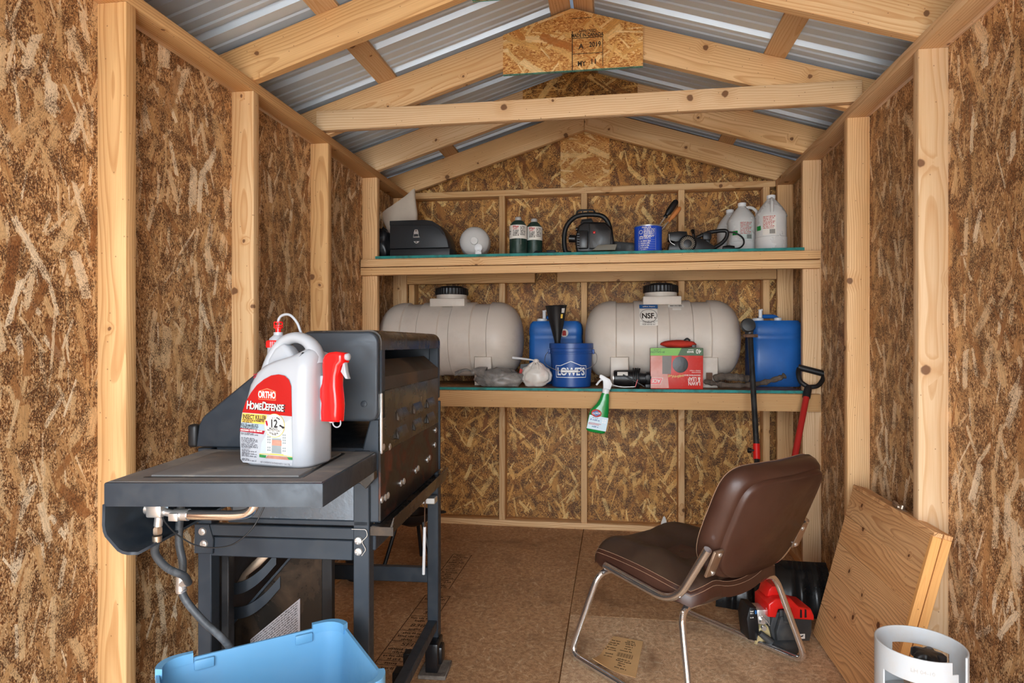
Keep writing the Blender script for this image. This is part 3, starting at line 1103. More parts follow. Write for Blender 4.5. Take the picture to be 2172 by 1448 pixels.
# ------------------------------------------------------------------ knotted bags
def blob(mb, c, r, seed, amp=0.12, n=22, flat=0.0):
    from mathutils import noise
    rings = []
    for i in range(1, n):
        th = -PI / 2 + PI * i / n
        ring = []
        for k in range(2 * n):
            ph = 2 * PI * k / (2 * n)
            d = Vector((math.cos(th) * math.cos(ph), math.cos(th) * math.sin(ph), math.sin(th)))
            q = 1 + amp * noise.noise(d * 2.2 + Vector((seed, 0, 0))) + amp * 0.45 * noise.noise(d * 6 + Vector((0, seed, 0)))
            p = Vector((c[0] + r[0] * d.x * q, c[1] + r[1] * d.y * q, c[2] + r[2] * d.z * q))
            if p.z < flat:
                p.z = flat + (p.z - flat) * 0.03
            ring.append(p)
        rings.append(ring)
    mb.ring_loft(rings)


t = thing('plastic_bag', 'grey see-through plastic bag knotted at its left end, on the lower shelf', 'bag', (-0.638, 3.378, SL + 0.002))
b = MB()
blob(b, (0.01, 0, 0.042), (0.135, 0.055, 0.058), 3.3, 0.22)
b.build('bag_body', M['grey_bag'], t, ang=60)
b = MB()
b.ball((-0.125, -0.012, 0.078), (0.016, 0.014, 0.014), 10)
b.tube(smooth_path([(-0.06, -0.01, 0.07), (-0.10, -0.012, 0.082), (-0.125, -0.012, 0.08)], 4), [0.04 - 0.0035 * i for i in range(9)], 10)
b.build('knot', M['grey_bag'], t)
b = MB()
rows = []
for i in range(8):
    u = i / 7
    w = 0.008 + 0.022 * u
    rows.append([(-0.130 - 0.10 * u, -0.016 + 0.006 * math.sin(9 * v + 3 * u), 0.082 + 0.012 * math.sin(u * 4) + w * (v - 0.5) * 2 * (0.6 + 0.4 * math.sin(5 * v))) for v in [k / 6 for k in range(7)]])
b.grid(rows)
b.build('bag_tail', M['grey_bag'], t, ang=80)

t = thing('plastic_bag', 'white grocery bag knotted shut and full, leaning on the blue bucket', 'bag', (-0.420, 3.402, SL + 0.002))
b = MB()
blob(b, (0, 0, 0.060), (0.083, 0.052, 0.066), 9.1, 0.16)
for k in range(10):
    a = 2 * PI * k / 10
    b.tube([(0.012 * math.cos(a), 0.01 * math.sin(a), 0.135), (0.034 * math.cos(a), 0.026 * math.sin(a), 0.118), (0.062 * math.cos(a), 0.040 * math.sin(a), 0.092)], [0.004, 0.008, 0.006], 6)
b.build('bag_body', M['white_bag'], t, ang=60)
b = MB()
b.ball((0.0, -0.004, 0.140), (0.018, 0.014, 0.013), 10)
b.build('knot', M['white_bag'], t)
b = MB()
b.tube(smooth_path([(0.0, -0.004, 0.143), (-0.05, -0.006, 0.150), (-0.13, -0.004, 0.158)], 5), [0.006 + 0.001 * i for i in range(11)], 8, flat=0.5)
b.build('bag_tail', M['white_plastic'], t)
b = MB()
b.prism([(-0.10, 0.055), (-0.015, 0.085), (-0.02, 0.128), (-0.088, 0.122)], 0.012, 0.016, bev=0.001, seg=1)
w_ = b.build('wrapper', M['black_plastic'], t, label='black and red wrapper sticking out of the bag')
b = MB()
text_bm(b, 'RO', 0.03, lambda x, y: (-0.045 + x, 0.0115, 0.088 + y + 0.2 * x), 0.02)
b.prism([(-0.10, 0.055), (-0.05, 0.072), (-0.09, 0.1)], 0.0112, 0.0118)
b.build('wrapper_print', M['red_print'], w_)

# ------------------------------------------------------------------ pump, carton, pouch, root pieces
t = thing('water_pump', 'small black electric pump with its cable wound round it, left of the red carton', 'pump', (0.095, 3.375, SL + 0.004))
b = MB()
mx = TR(0, 0, 0.050) @ RY(R(90))
b.lathe([(0.036, -0.095), (0.042, -0.088), (0.044, -0.02), (0.044, 0.03), (0.030, 0.040), (0.028, 0.075), (0.034, 0.078), (0.034, 0.094), (0.02, 0.097)], 28, M=mx)
b.build('motor_body', M['black_plastic'], t)
b = MB().lathe([(0.037, -0.098), (0.038, -0.092), (0.0375, -0.09)], 24, M=mx)
b.build('end_cap', M['steel'], t)
pts = []
for i in range(70):
    a = i / 69 * 5.2 * 2 * PI
    pts.append((0.012 + 0.028 * i / 69 - 0.006 * math.sin(a * 0.5), 0.049 * math.cos(a), 0.050 + 0.052 * math.sin(a)))
MB().tube(pts, 0.0042, 6).build('cable', M['black_rubber'], t)
MB().tube(smooth_path([(-0.045, -0.042, 0.07), (-0.01, -0.048, 0.05), (0.03, -0.05, 0.03), (0.065, -0.05, 0.008)], 6), 0.004, 6).build('loose_cable', M['black_rubber'], t)
MB().tube(smooth_path([(0.03, -0.052, 0.045), (0.022, -0.054, 0.02), (0.018, -0.054, 0.006)], 5), 0.002, 6).build('red_wire', M['red_plastic'], t, label='thin red wire')
MB().tube(smooth_path([(0.02, -0.052, 0.008), (-0.05, -0.055, 0.006), (-0.10, -0.052, 0.016), (-0.125, -0.05, 0.022)], 6), 0.0022, 6).build('lead_wire', M['white_plastic'], t)
b = MB()
b.grid([[(x, -0.0446 * math.cos(a), 0.050 + 0.0446 * math.sin(a)) for x in (-0.075, -0.020)] for a in (0.35, 0.6, 0.85)])
b.build('rating_label', M['paper'], t)
b = MB()
b.lathe([(0.016, 0), (0.016, 0.034), (0.010, 0.036)], 16, M=TR(0.086, 0, 0.055) @ RX(R(90)))
b.box(0.07, 0.098, -0.03, 0.03, 0.0, 0.02, bev=0.003)
b.build('pump_port', M['black_plastic'], t)

# carton, standing on its head
t = thing('garbage_bag_box', 'red and green carton of lawn and leaf bags standing upside down on the shelf', 'box', (0.328, 3.352, SL))
b = MB().box(-0.134, 0.134, 0, 0.066, 0, 0.214, bev=0.002)
b.build('carton', M['carton_red'], t)
b = MB().box(-0.1346, 0.1346, -0.0006, 0.0666, 0.174, 0.2146, bev=0.0015, seg=1)
b.build('dark_green_band', M['carton_green'], t)
b = MB().prism([(-0.1348, 0.1745), (0.005, 0.1745), (0.024, 0.2142), (-0.1348, 0.2142)], -0.0010, -0.0005)
b.build('lime_band', M['lime'], t)
up = lambda dx, dz, yy=-0.0014: (lambda x, y: (dx - x, yy, dz - y))     # turned by half a turn
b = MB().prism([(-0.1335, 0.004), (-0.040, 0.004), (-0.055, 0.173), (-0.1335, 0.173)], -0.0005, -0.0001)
b.build('pink_glare_print', plain('faded_pink_painted_glare', srgb(206, 146, 134), 0.4, 0, 0.12, 12, dirt=srgb(198, 96, 80), damt=0.5, dscale=10), t)  # washed-out card: glare and fading together, put into a pink panel
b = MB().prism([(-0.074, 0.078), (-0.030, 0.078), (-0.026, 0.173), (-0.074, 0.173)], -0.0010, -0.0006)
b.build('silver_glare_print', plain('grey_painted_glare', srgb(128, 124, 120), 0.6, 0.0, 0.1, 12), t)  # glossy reflection on the carton, put into the colour of a grey panel
w = MB()
text_bm(w, 'LAWN', 0.029, up(0.120, 0.040), 0.02, 'LEFT', sx=0.72)
text_bm(w, '& LEAF', 0.029, up(0.120, 0.062), 0.02, 'LEFT', sx=0.72)
text_bm(w, 'DRAWSTRING BAGS', 0.010, up(0.120, 0.076), 0.02, 'LEFT', sx=0.9)
text_bm(w, 'BOLSAS PARA', 0.0075, up(0.122, 0.090), 0.01, 'LEFT')
text_bm(w, 'CÉSPED Y HOJAS', 0.0075, up(0.122, 0.099), 0.01, 'LEFT')
text_bm(w, '40', 0.033, up(0.124, 0.208), 0.02, 'LEFT', sx=0.8)
text_bm(w, 'BAGS', 0.014, up(0.086, 0.199), 0.03, 'LEFT')
text_bm(w, 'BOLSAS', 0.008, up(0.086, 0.208), 0.01, 'LEFT')
w.build('white_lettering', M['paper'], t)
w = MB()
text_bm(w, '39 GALLON', 0.014, up(-0.060, 0.198, -0.0016), 0.02, 'LEFT')
fine(w, up(-0.080, 0.207, -0.0016), 0.04, 0.006, 4)
w.build('dark_lettering', M['carton_green'], t)
w = MB()
w.prism([(-0.134, 0.022), (-0.084, 0.022), (-0.070, 0.058), (-0.134, 0.058)], -0.0012, -0.0006)
wl = w.build('maker_badge', M['paper'], t)
w = MB().prism([(-0.134, 0.024), (-0.0855, 0.024), (-0.073, 0.056), (-0.134, 0.056)], -0.0016, -0.0012)
w.build('badge_field', M['red_plastic'], wl)
w = MB(); text_bm(w, 'ACE', 0.026, up(-0.105, 0.050, -0.0020), 0.03, sx=0.9, slant=0.15)
w.build('lettering', M['paper'], wl)
w = MB()
N = 28
w.ring_loft([[(0.018 + 0.040 * math.cos(2 * PI * k / N), -0.0008, 0.128 + 0.043 * math.sin(2 * PI * k / N)) for k in range(N)], [(0.018 + 0.036 * math.cos(2 * PI * k / N), -0.0014, 0.128 + 0.039 * math.sin(2 * PI * k / N)) for k in range(N)]])
w.build('bag_picture', M['black_bag'], t, label='picture of a filled black bag')
w = MB()
for k in range(8):
    x = -0.045 + k * 0.010
    w.prism([(x, 0.060 + 0.006 * math.sin(k * 2.1)), (x + 0.012, 0.064 + 0.005 * math.sin(k * 1.3)), (x + 0.010, 0.074 + 0.008 * math.sin(k * 3.1)), (x + 0.002, 0.070 + 0.005 * math.cos(k))], -0.0012, -0.0005)
w.build('torn_patch', M['carton_tear'], t)

t = thing('red_pouch', 'flat red fabric pouch lying on top of the carton', 'pouch', (0.338, 3.372, SL + 0.2155), (0, 0, R(-4)))
b = MB()
blob(b, (0, 0.012, 0.020), (0.092, 0.034, 0.021), 5.2, 0.10, n=16, flat=0.001)
b.build('pouch_body', M['red_cloth'], t, ang=60)
MB().tube(smooth_path([(0.03, 0.0, 0.038), (0.045, -0.004, 0.048), (0.06, 0.0, 0.038)], 5), 0.005, 8).build('strap', M['black_rubber'], t)
MB().box(0.068, 0.090, -0.024, -0.020, 0.002, 0.016, bev=0.001).build('tag', M['black_plastic'], t)

t = thing('driftwood', 'long crooked dark root piece lying in front of the right blue container', 'wood piece', (0.66, 3.375, SL))
pth = [(-0.19, 0.0, 0.040), (-0.14, -0.01, 0.030), (-0.07, -0.02, 0.022), (0.0, -0.01, 0.022), (0.07, -0.005, 0.028), (0.13, 0.0, 0.042), (0.19, 0.0, 0.062), (0.215, 0.0, 0.074)]
sp_ = smooth_path(pth, 5)
MB().tube(sp_, [0.012 + 0.007 * abs(math.sin(i * 0.6)) + 0.003 * math.sin(i * 1.9) for i in range(len(sp_))], 9, flat=0.8).build('root', M['bark'], t, ang=20)
t = thing('driftwood', 'short thick dark bark lump lying on the crooked root piece', 'wood piece', (0.60, 3.405, SL + 0.045))
sp_ = smooth_path([(-0.075, 0, 0.006), (-0.04, 0, 0.018), (0.02, 0.004, 0.016), (0.06, 0, 0.014), (0.10, 0, 0.006)], 5)
MB().tube(sp_, [0.016 + 0.006 * abs(math.sin(i * 0.9)) for i in range(len(sp_))], 9).build('bark_lump', M['bark'], t, ang=20)
t = thing('metal_scrap', 'small rusty bent metal plate standing at the left end of the root', 'scrap', (0.500, 3.40, SL + 0.050))
b = MB().box(-0.016, 0.016, -0.002, 0.002, -0.01, 0.034, bev=0.001).box(-0.02, 0.02, -0.02, 0.0, -0.012, -0.008)
b.build('plate', M['rust'], t)

# ------------------------------------------------------------------ green spray bottle hanging by its trigger
t = thing('spray_bottle', 'green cleaner spray bottle hanging by its trigger from the lower shelf edge', 'spray bottle', (-0.056, 3.268, 0.905), (0, R(10), R(4)))
b = MB()
rings = []
for z, w_, d_, ox in ((-0.212, 0.086, 0.046, 0.0), (-0.205, 0.100, 0.056, 0.0), (-0.14, 0.104, 0.058, 0.0), (-0.10, 0.096, 0.056, 0.002), (-0.065, 0.066, 0.048, 0.012), (-0.035, 0.050, 0.040, 0.016), (-0.012, 0.042, 0.036, 0.016), (-0.004, 0.036, 0.034, 0.016)):
    rings.append([(px + ox, py, z) for px, py in rrect(w_, d_, min(w_, d_) * 0.42, 5)])
b.ring_loft(rings)
b.build('bottle_body', M['green_plastic'], t, ang=60)
b = MB()
b.lathe([(0.018, -0.006), (0.019, 0.016), (0.014, 0.022)], 18, M=TR(0.016, 0, 0))
b.prism([(0.000, 0.018), (0.036, 0.018), (0.042, 0.050), (0.026, 0.072), (-0.020, 0.088), (-0.030, 0.086), (-0.030, 0.070), (-0.008, 0.056)], -0.012, 0.012, bev=0.004)
b.build('sprayer_head', M['white_plastic'], t)
b = MB().tube(smooth_path([(-0.014, 0, 0.066), (-0.026, 0.006, 0.050), (-0.036, 0.016, 0.030)], 5), 0.0055, 8)
b.build('trigger', M['white_plastic'], t)
b = MB()
N = 32
fz = lambda x, y: (x, -0.0302 + 0.000, y)
b.prism([(-0.050, -0.196), (0.050, -0.196), (0.051, -0.125), (-0.047, -0.125)], -0.0300, -0.0292)
lb = b.build('label', plain('pale_blue_label', srgb(196, 216, 226), 0.4, 0, 0.04, 9), t)
b = MB()
for q, (dx, dz) in enumerate(((-0.014, -0.112),)):
    b.ring_loft([[(dx + 0.027 * math.cos(2 * PI * k / 28), -0.0288, dz + 0.021 * math.sin(2 * PI * k / 28)) for k in range(28)], [(dx + 0.025 * math.cos(2 * PI * k / 28), -0.0306, dz + 0.0195 * math.sin(2 * PI * k / 28)) for k in range(28)]])
b.box(-0.045, 0.020, -0.0306, -0.0300, -0.166, -0.1635)
b.box(-0.045, 0.010, -0.0306, -0.0300, -0.172, -0.1695)
lo = b.build('emblem', M['red_print'], lb)
b = MB()
b.prism([(-0.037, -0.112), (-0.014, -0.0965), (0.009, -0.112), (-0.014, -0.1275)], -0.0312, -0.0307)
b.build('emblem_field', M['navy'], lb)
b = MB(); text_bm(b, 'CLOROX', 0.0125, lambda x, y: (-0.014 + x, -0.0315, -0.116 + y + 0.2 * x), 0.02, sx=0.8)
for (x, z) in ((0.026, -0.140), (0.038, -0.140), (0.026, -0.152), (0.038, -0.152)):
    b.box(x - 0.004, x + 0.004, -0.0306, -0.0300, z - 0.004, z + 0.004)
b.build('emblem_lettering', M['white_plastic'], lb)
b = MB()
fine(b, lambda x, y: (-0.040 + x, -0.0305, -0.150 + y - 0.02 * x), 0.055, 0.008, 81)
fine(b, lambda x, y: (-0.030 + x, -0.0305, -0.138 + y), 0.030, 0.004, 82)
fine(b, lambda x, y: (-0.025 + x, -0.0305, -0.184 + y), 0.035, 0.007, 83)
b.build('lettering', M['navy'], lb)

# ------------------------------------------------------------------ upper shelf
t = thing('toolbox', 'black steel toolbox with a sloping right end and a bright latch', 'toolbox', (-1.262, 3.42, SU + 0.0005), (0, 0, R(-1)))
b = MB().box(0.0, 0.352, -0.004, 0.152, 0.0, 0.050, bev=0.003)
b.build('base', M['box_black'], t)
b = MB()
pr = [(0.0, 0.053), (0.346, 0.053), (0.338, 0.095), (0.320, 0.140), (0.292, 0.178), (0.25, 0.205), (0.20, 0.213), (0.0, 0.213)]
b.prism(pr, -0.006, 0.154, bev=0.004)
b.build('lid', M['box_black'], t)
b = MB()
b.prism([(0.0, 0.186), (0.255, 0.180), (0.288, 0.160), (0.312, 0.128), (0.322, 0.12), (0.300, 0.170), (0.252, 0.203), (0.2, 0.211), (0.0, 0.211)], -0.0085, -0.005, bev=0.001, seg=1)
b.build('lid_bevel_shade', M['black_plastic'], t)  # flat strip; shade of the sloping bevel put into its darker colour
b = MB()
b.prism([(0.150, 0.158), (0.166, 0.158), (0.172, 0.142), (0.172, 0.132), (0.144, 0.132), (0.144, 0.142)], -0.011, -0.006, bev=0.001, seg=1)
b.prism([(0.142, 0.112), (0.178, 0.112), (0.178, 0.117), (0.142, 0.117)], -0.016, -0.007)
b.tube([(0.146, -0.012, 0.134), (0.143, -0.014, 0.114)], 0.0018, 6).tube([(0.170, -0.012, 0.134), (0.176, -0.014, 0.114)], 0.0018, 6)
lt = b.build('latch', M['steel'], t, label='bright steel latch')
b = MB().prism([(0.142, 0.092), (0.178, 0.092), (0.170, 0.082), (0.160, 0.078), (0.150, 0.082)], -0.011, -0.005, bev=0.001, seg=1)
b.build('latch_catch', M['steel'], t)
b = MB().ball((0.158, -0.012, 0.150), 0.004, 8).ball((0.159, -0.012, 0.086), 0.004, 8)
b.build('rivet', M['rust'], lt)

t = thing('canvas_sack', 'pale canvas sack slumped in the left corner behind the toolbox', 'sack', (-1.245, 3.66, SU))
b = MB()
from mathutils import noise as _nz
rings = []
for i in range(13):
    u = i / 12
    ang = -0.28 * u
    cx_, cz_ = -0.06 * 0 - 0.02 * u, 0.40 * u
    w_ = 0.11 + 0.012 * math.sin(u * 7)
    d_ = 0.055 * (1 - 0.75 * u) + 0.006
    ring = []
    for k in range(28):
        a = 2 * PI * k / 28
        ex = math.copysign(abs(math.cos(a)) ** 0.6, math.cos(a)) * w_
        ey = math.copysign(abs(math.sin(a)) ** 0.6, math.sin(a)) * d_
        q = 0.012 * _nz.noise(Vector((ex * 14, ey * 14, u * 6)))
        top = 0.06 * u * u * (ex / w_)
        ring.append((cx_ + ex + q, ey + 0.10 * u * 0.3 + q, cz_ * 0.94 + top + 0.002))
    rings.append(ring)
b.ring_loft(rings)
b.build('sack_body', M['canvas'], t, ang=60, M=RY(R(-7)) @ TR(0.005, 0, 0.012))
t = thing('black_bag', 'crumpled black plastic bag in the corner left of the toolbox', 'bag', (-1.338, 3.50, SU + 0.002))
b = MB(); blob(b, (0.0, 0, 0.085), (0.056, 0.05, 0.10), 1.7, 0.2)
b.build('bag_body', M['black_bag'], t, ang=60)

t = thing('plastic_jar', 'cloudy round plastic jar lying on its side with a white cap', 'jar', (-0.79, 3.52, SU + 0.0965), (R(4), 0, R(10)))
b = MB()
b.lathe([(0.020, 0.105), (0.022, 0.09), (0.05, 0.078), (0.078, 0.055), (0.086, 0.025), (0.087, -0.05), (0.090, -0.055), (0.090, -0.062), (0.086, -0.064)], 36, M=RX(R(90)))
b.build('jar_body', M['jug_plastic'], t)
b = MB().lathe([(0.021, 0), (0.022, 0.004), (0.022, 0.018), (0.018, 0.020)], 20, M=TR(0.024, -0.082, -0.040) @ RX(R(90)))
b.build('cap', M['white_plastic'], t)
t = thing('bottle_cap', 'loose white bottle cap lying in front of the cloudy jar', 'cap', (-0.742, 3.392, SU + 0.014), (R(80), 0, R(15)))
MB().lathe([(0.0165, -0.006), (0.0175, -0.004), (0.0175, 0.008), (0.013, 0.009), (0.012, 0.004), (0.002, 0.004)], 20).build('cap_shell', M['white_plastic'], t)

def camp_cylinder(x, y, label, r=0.049):
    t = thing('propane_cylinder', label, 'gas cylinder', (x, y, SU), (0, 0, R(8)), 'camping gas cylinders')
    b = MB().lathe([(0.030, 0.0), (r - 0.004, 0.004), (r, 0.012), (r, 0.150), (r - 0.005, 0.168), (r - 0.018, 0.186), (0.020, 0.193)], 32)
    b.build('cylinder_body', M['green_can'], t)
    b = MB().lathe([(0.017, 0.190), (0.018, 0.194), (0.018, 0.208), (0.013, 0.213)], 18)
    b.build('cap', plain('grey_plastic_cap', srgb(176, 174, 172), 0.5), t)
    b = MB()
    rr = r + 0.0006
    b.grid([[(rr * math.sin(a), -rr * math.cos(a), z) for a in [-1.45 + 2.9 * k / 20 for k in range(21)]] for z in (0.088, 0.162)])
    lb = b.build('label', M['paper'], t)
    g = lambda x_, z_: (lambda u, v: ((rr + 0.0006) * math.sin((x_ + u) / rr), -(rr + 0.0006) * math.cos((x_ + u) / rr), z_ + v))
    b = MB()
    fine(b, g(-0.030, 0.148), 0.036, 0.011, 41)
    fine(b, g(-0.028, 0.138), 0.030, 0.007, 42)
    b.build('red_lettering', M['red_print'], lb)
    b = MB()
    for q in range(4):
        fine(b, g(-0.030, 0.1285 - q * 0.0088), 0.036, 0.0075, 43 + q)
    for q in range(6):
        fine(b, g(0.012, 0.150 - q * 0.0088), 0.030, 0.0070, 50 + q)
    fine(b, g(-0.062, 0.125), 0.02, 0.009, 60)
    fine(b, g(-0.058, 0.112), 0.012, 0.010, 61)
    b.build('dark_lettering', M['ink'], lb)
    return t


c1 = camp_cylinder(-0.521, 3.415, 'dark green camping gas cylinder with white label, left and nearer of the pair')
c2 = camp_cylinder(-0.440, 3.475, 'dark green camping gas cylinder with white label, right and farther of the pair', 0.046)
b = MB().box(0.036, 0.0365, -0.034, -0.008, 0.055, 0.09)
b.build('price_tag', M['paper'], c1, M=RZ(R(-30)))
t = thing('hose_clamp', 'small flat black strap clamp between the gas cylinders and the chainsaw', 'clamp', (-0.345, 3.43, SU))
b = MB().box(-0.05, 0.05, -0.02, 0.02, 0, 0.016, bev=0.003).box(-0.02, 0.03, -0.015, 0.015, 0.015, 0.028, bev=0.004)
b.tube(fillet([(-0.05, 0, 0.012), (-0.075, 0, 0.026), (-0.095, 0, 0.010)], 0.01), 0.005, 8)
b.build('clamp_body', M['black_rubber'], t)

# chainsaw, seen from behind and above its left side
t = thing('chainsaw', 'black chainsaw with a big loop handle and a small red stop button', 'chainsaw', (-0.13, 3.50, SU + 0.009))
b = MB()
b.prism([(-0.07, 0.0), (0.125, 0.0), (0.135, 0.05), (0.125, 0.13), (0.09, 0.165), (-0.03, 0.17), (-0.06, 0.15), (-0.08, 0.08)], -0.08, 0.09, bev=0.012, seg=3)
b.prism([(-0.055, 0.15), (0.03, 0.155), (0.01, 0.195), (-0.045, 0.19)], -0.05, 0.05, bev=0.01)
b.build('engine_housing', M['black_plastic'], t)
b = MB()
b.prism([(0.0, 0.02), (0.115, 0.02), (0.118, 0.115), (0.085, 0.15), (0.0, 0.155)], -0.104, -0.075, bev=0.006)
b.box(-0.06, -0.005, -0.10, -0.07, 0.02, 0.12, bev=0.008)
for k in range(6):
    b.box(-0.066, -0.052, -0.102, -0.07, 0.026 + k * 0.014, 0.032 + k * 0.014)
b.build('side_cover', plain('scuffed_black_cover', srgb(26, 26, 28), 0.3, 0, 0.2, 14, dirt=srgb(70, 65, 60), damt=0.5, dscale=12), t)
b = MB().prism([(0.015, 0.004), (0.14, 0.004), (0.15, 0.036), (0.05, 0.034)], -0.13, -0.095, bev=0.004)
b.build('hand_guard', plain('dusty_grey_guard', srgb(112, 108, 96), 0.6, 0, 0.15, 12), t)
hp = [(-0.105, -0.02, 0.006), (-0.135, -0.02, 0.02), (-0.142, -0.02, 0.10), (-0.125, -0.02, 0.165), (-0.075, -0.015, 0.212), (0.0, -0.01, 0.222), (0.07, -0.01, 0.210), (0.105, -0.005, 0.165), (0.115, 0, 0.10)]
MB().tube(smooth_path(hp, 6), 0.0135, 12).build('loop_handle', M['black_rubber'], t)
MB().tube(fillet([(-0.075, -0.01, 0.208), (-0.07, -0.01, 0.247), (0.025, -0.01, 0.247), (0.03, -0.01, 0.212)], 0.018), 0.0055, 8).tube([(-0.04, -0.01, 0.218), (-0.04, -0.01, 0.247)], 0.004, 6).tube([(-0.01, -0.01, 0.218), (-0.01, -0.01, 0.247)], 0.004, 6).build('top_guard', M['black_plastic'], t)
MB().tube([(-0.112, -0.05, 0.085), (-0.06, -0.05, 0.08)], [0.022, 0.019], 14).tube([(-0.075, -0.05, 0.135), (-0.045, -0.05, 0.135)], 0.011, 10).tube([(-0.05, -0.05, 0.135), (-0.042, -0.06, 0.09)], 0.003, 6).build('filler_cap', M['black_plastic'], t)
MB().box(0.020, 0.034, -0.1085, -0.102, 0.098, 0.112, bev=0.003).build('stop_button', M['red_plastic'], t, label='small red stop button')
b = MB().prism([(0.11, 0.012), (0.385, 0.006), (0.40, 0.022), (0.385, 0.045), (0.11, 0.075)], 0.0, 0.012, bev=0.003)
b.build('guide_bar', M['black_plastic'], t)

# blue tin with tools
t = thing('paint_tin', 'blue metal tin printed with white text, holding two hand tools', 'tin', (0.184, 3.415, SU))
b = MB()
b.lathe([(0.072, 0.0), (0.0745, 0.002), (0.0745, 0.006), (0.073, 0.008), (0.073, 0.132), (0.0745, 0.134), (0.0745, 0.140), (0.072, 0.141), (0.070, 0.138), (0.070, 0.010), (0.001, 0.010)], 44)
b.build('tin_body', M['can_label'], t)
b = MB().lathe([(0.0748, 0.134), (0.0756, 0.138), (0.0742, 0.142), (0.0710, 0.142), (0.0706, 0.137)], 44, cap=False)
b.build('rim', M['steel'], t)
rr = 0.0737
gl_ = lambda x_, z_: (lambda u, v: (rr * math.sin((x_ + u) / rr - 0.15), -rr * math.cos((x_ + u) / rr - 0.15), z_ + v))
b = MB()
fine(b, gl_(-0.026, 0.123), 0.052, 0.0075, 3)
for q in range(5):
    fine(b, gl_(-0.016, 0.114 - 0.0085 * q), 0.060, 0.0068, 10 + q)
fine(b, gl_(-0.042, 0.0745), 0.080, 0.0075, 17)
fine(b, gl_(-0.042, 0.066), 0.066, 0.0075, 18)
for q in range(5):
    b.grid([[gl_(0, 0)(u, v) for u in [-0.044 + 0.090 * k / 10 for k in range(11)]] for v in (0.0600 - 0.0115 * q, 0.0606 - 0.0115 * q)])
    fine(b, gl_(-0.034, 0.0515 - 0.0115 * q), 0.058 - 0.005 * q, 0.0070, 20 + q)
    fine(b, gl_(-0.0435, 0.0515 - 0.0115 * q), 0.004, 0.0070, 30 + q)
N = 20
b.ring_loft([[gl_(-0.032, 0.102)(0.011 * math.cos(2 * PI * k / N), 0.011 * math.sin(2 * PI * k / N)) for k in range(N)], [gl_(-0.032, 0.102)(0.0085 * math.cos(2 * PI * k / N), 0.0085 * math.sin(2 * PI * k / N)) for k in range(N)]], cap=False)
for x_ in (-0.048, 0.048):
    b.grid([[gl_(x_, 0)(u, v) for u in (0, 0.0008)] for v in (0.006, 0.124)])
b.build('lettering', M['paper'], t)

def tool(name, label, cat, base, tip, blade_r, hl, hr, hmat):
    a, c = Vector(base), Vector(tip)
    t = thing(name, label, cat, a)
    m = frame_mtx((0, 0, 0), (0, 1, 0), (c - a)) if False else None
    d = (c - a)
    L_ = d.length
    q = d.to_track_quat('Z', 'Y')
    t.rotation_euler = q.to_euler()
    MB().tube([(0, 0, 0), (0, 0, L_ - hl + 0.004)], blade_r, 8).build('shaft', M['steel'], t)
    b = MB().lathe([(hr * 0.6, L_ - hl), (hr * 0.75, L_ - hl + 0.004), (hr * 0.55, L_ - hl + 0.014), (hr, L_ - hl * 0.7), (hr * 1.05, L_ - hl * 0.3), (hr * 0.9, L_ - 0.008), (hr * 0.5, L_)], 14)
    b.build('handle', hmat, t)


tool('screwdriver', 'screwdriver with a fluted black handle leaning in the blue tin', 'screwdriver', (0.150, 3.41, SU + 0.013), (0.340, 3.475, SU + 0.290), 0.0035, 0.115, 0.017, M['black_rubber'])
tool('wood_file', 'hand tool with a plain tan wooden handle leaning in the blue tin', 'hand tool', (0.165, 3.43, SU + 0.013), (0.360, 3.485, SU + 0.255), 0.003, 0.105, 0.013, M['tan_handle'])

# corded trimmer lying on its side
t = thing('electric_trimmer', 'black electric garden trimmer lying beside the blue tin with its cord looped', 'power tool', (0.445, 3.47, SU))
b = MB()
b.prism([(-0.155, 0.012), (-0.03, 0.0), (0.07, 0.0), (0.09, 0.03), (0.03, 0.07), (-0.02, 0.085), (-0.15, 0.05)], -0.045, 0.045, bev=0.008)
b.prism([(-0.155, 0.07), (-0.10, 0.055), (-0.05, 0.08), (-0.055, 0.115), (-0.10, 0.118), (-0.15, 0.112)], -0.035, 0.035, bev=0.008)
b.build('motor_housing', M['black_plastic'], t)
b = MB().lathe([(0.044, 0), (0.046, 0.004), (0.046, 0.014), (0.040, 0.018)], 32, M=TR(-0.055, -0.046, 0.045) @ RX(R(90)))
fan = b.build('fan_cover', M['black_plastic'], t)
b = MB()
for k in range(24):
    a = 2 * PI * k / 24
    b.box(0.022, 0.037, -0.0016, 0.0016, 0.018, 0.0205, M=TR(-0.055, -0.046, 0.045) @ RX(R(90)) @ RZ(a))
b.build('fan_slot', plain('dusty_slots', srgb(150, 140, 122), 0.8), fan)
hp = [(0.0, 0, 0.085), (0.06, 0, 0.112), (0.13, 0, 0.120), (0.160, 0, 0.118), (0.158, 0, 0.085), (0.135, 0, 0.055), (0.08, 0, 0.022), (0.04, 0, 0.014)]
MB().tube(fillet(hp, 0.02, 4), 0.0105, 10).build('rear_handle', M['black_plastic'], t)
MB().box(0.03, 0.075, -0.016, 0.016, 0.070, 0.112, bev=0.006).box(0.045, 0.07, -0.008, 0.008, 0.052, 0.075, bev=0.003).build('switch_box', M['black_plastic'], t)
MB().tube([(0.0, -0.02, 0.02), (-0.02, -0.02, 0.10), (-0.02, 0.01, 0.125)], 0.008, 8).ball((-0.02, 0.01, 0.122), 0.012, 10).build('front_handle', M['black_plastic'], t)
MB().tube(smooth_path([(0.160, 0, 0.112), (0.20, 0, 0.105), (0.235, -0.01, 0.078), (0.240, -0.02, 0.045), (0.215, -0.03, 0.020), (0.17, -0.03, 0.016)], 6), 0.0045, 8).build('power_cord', M['black_rubber'], t)
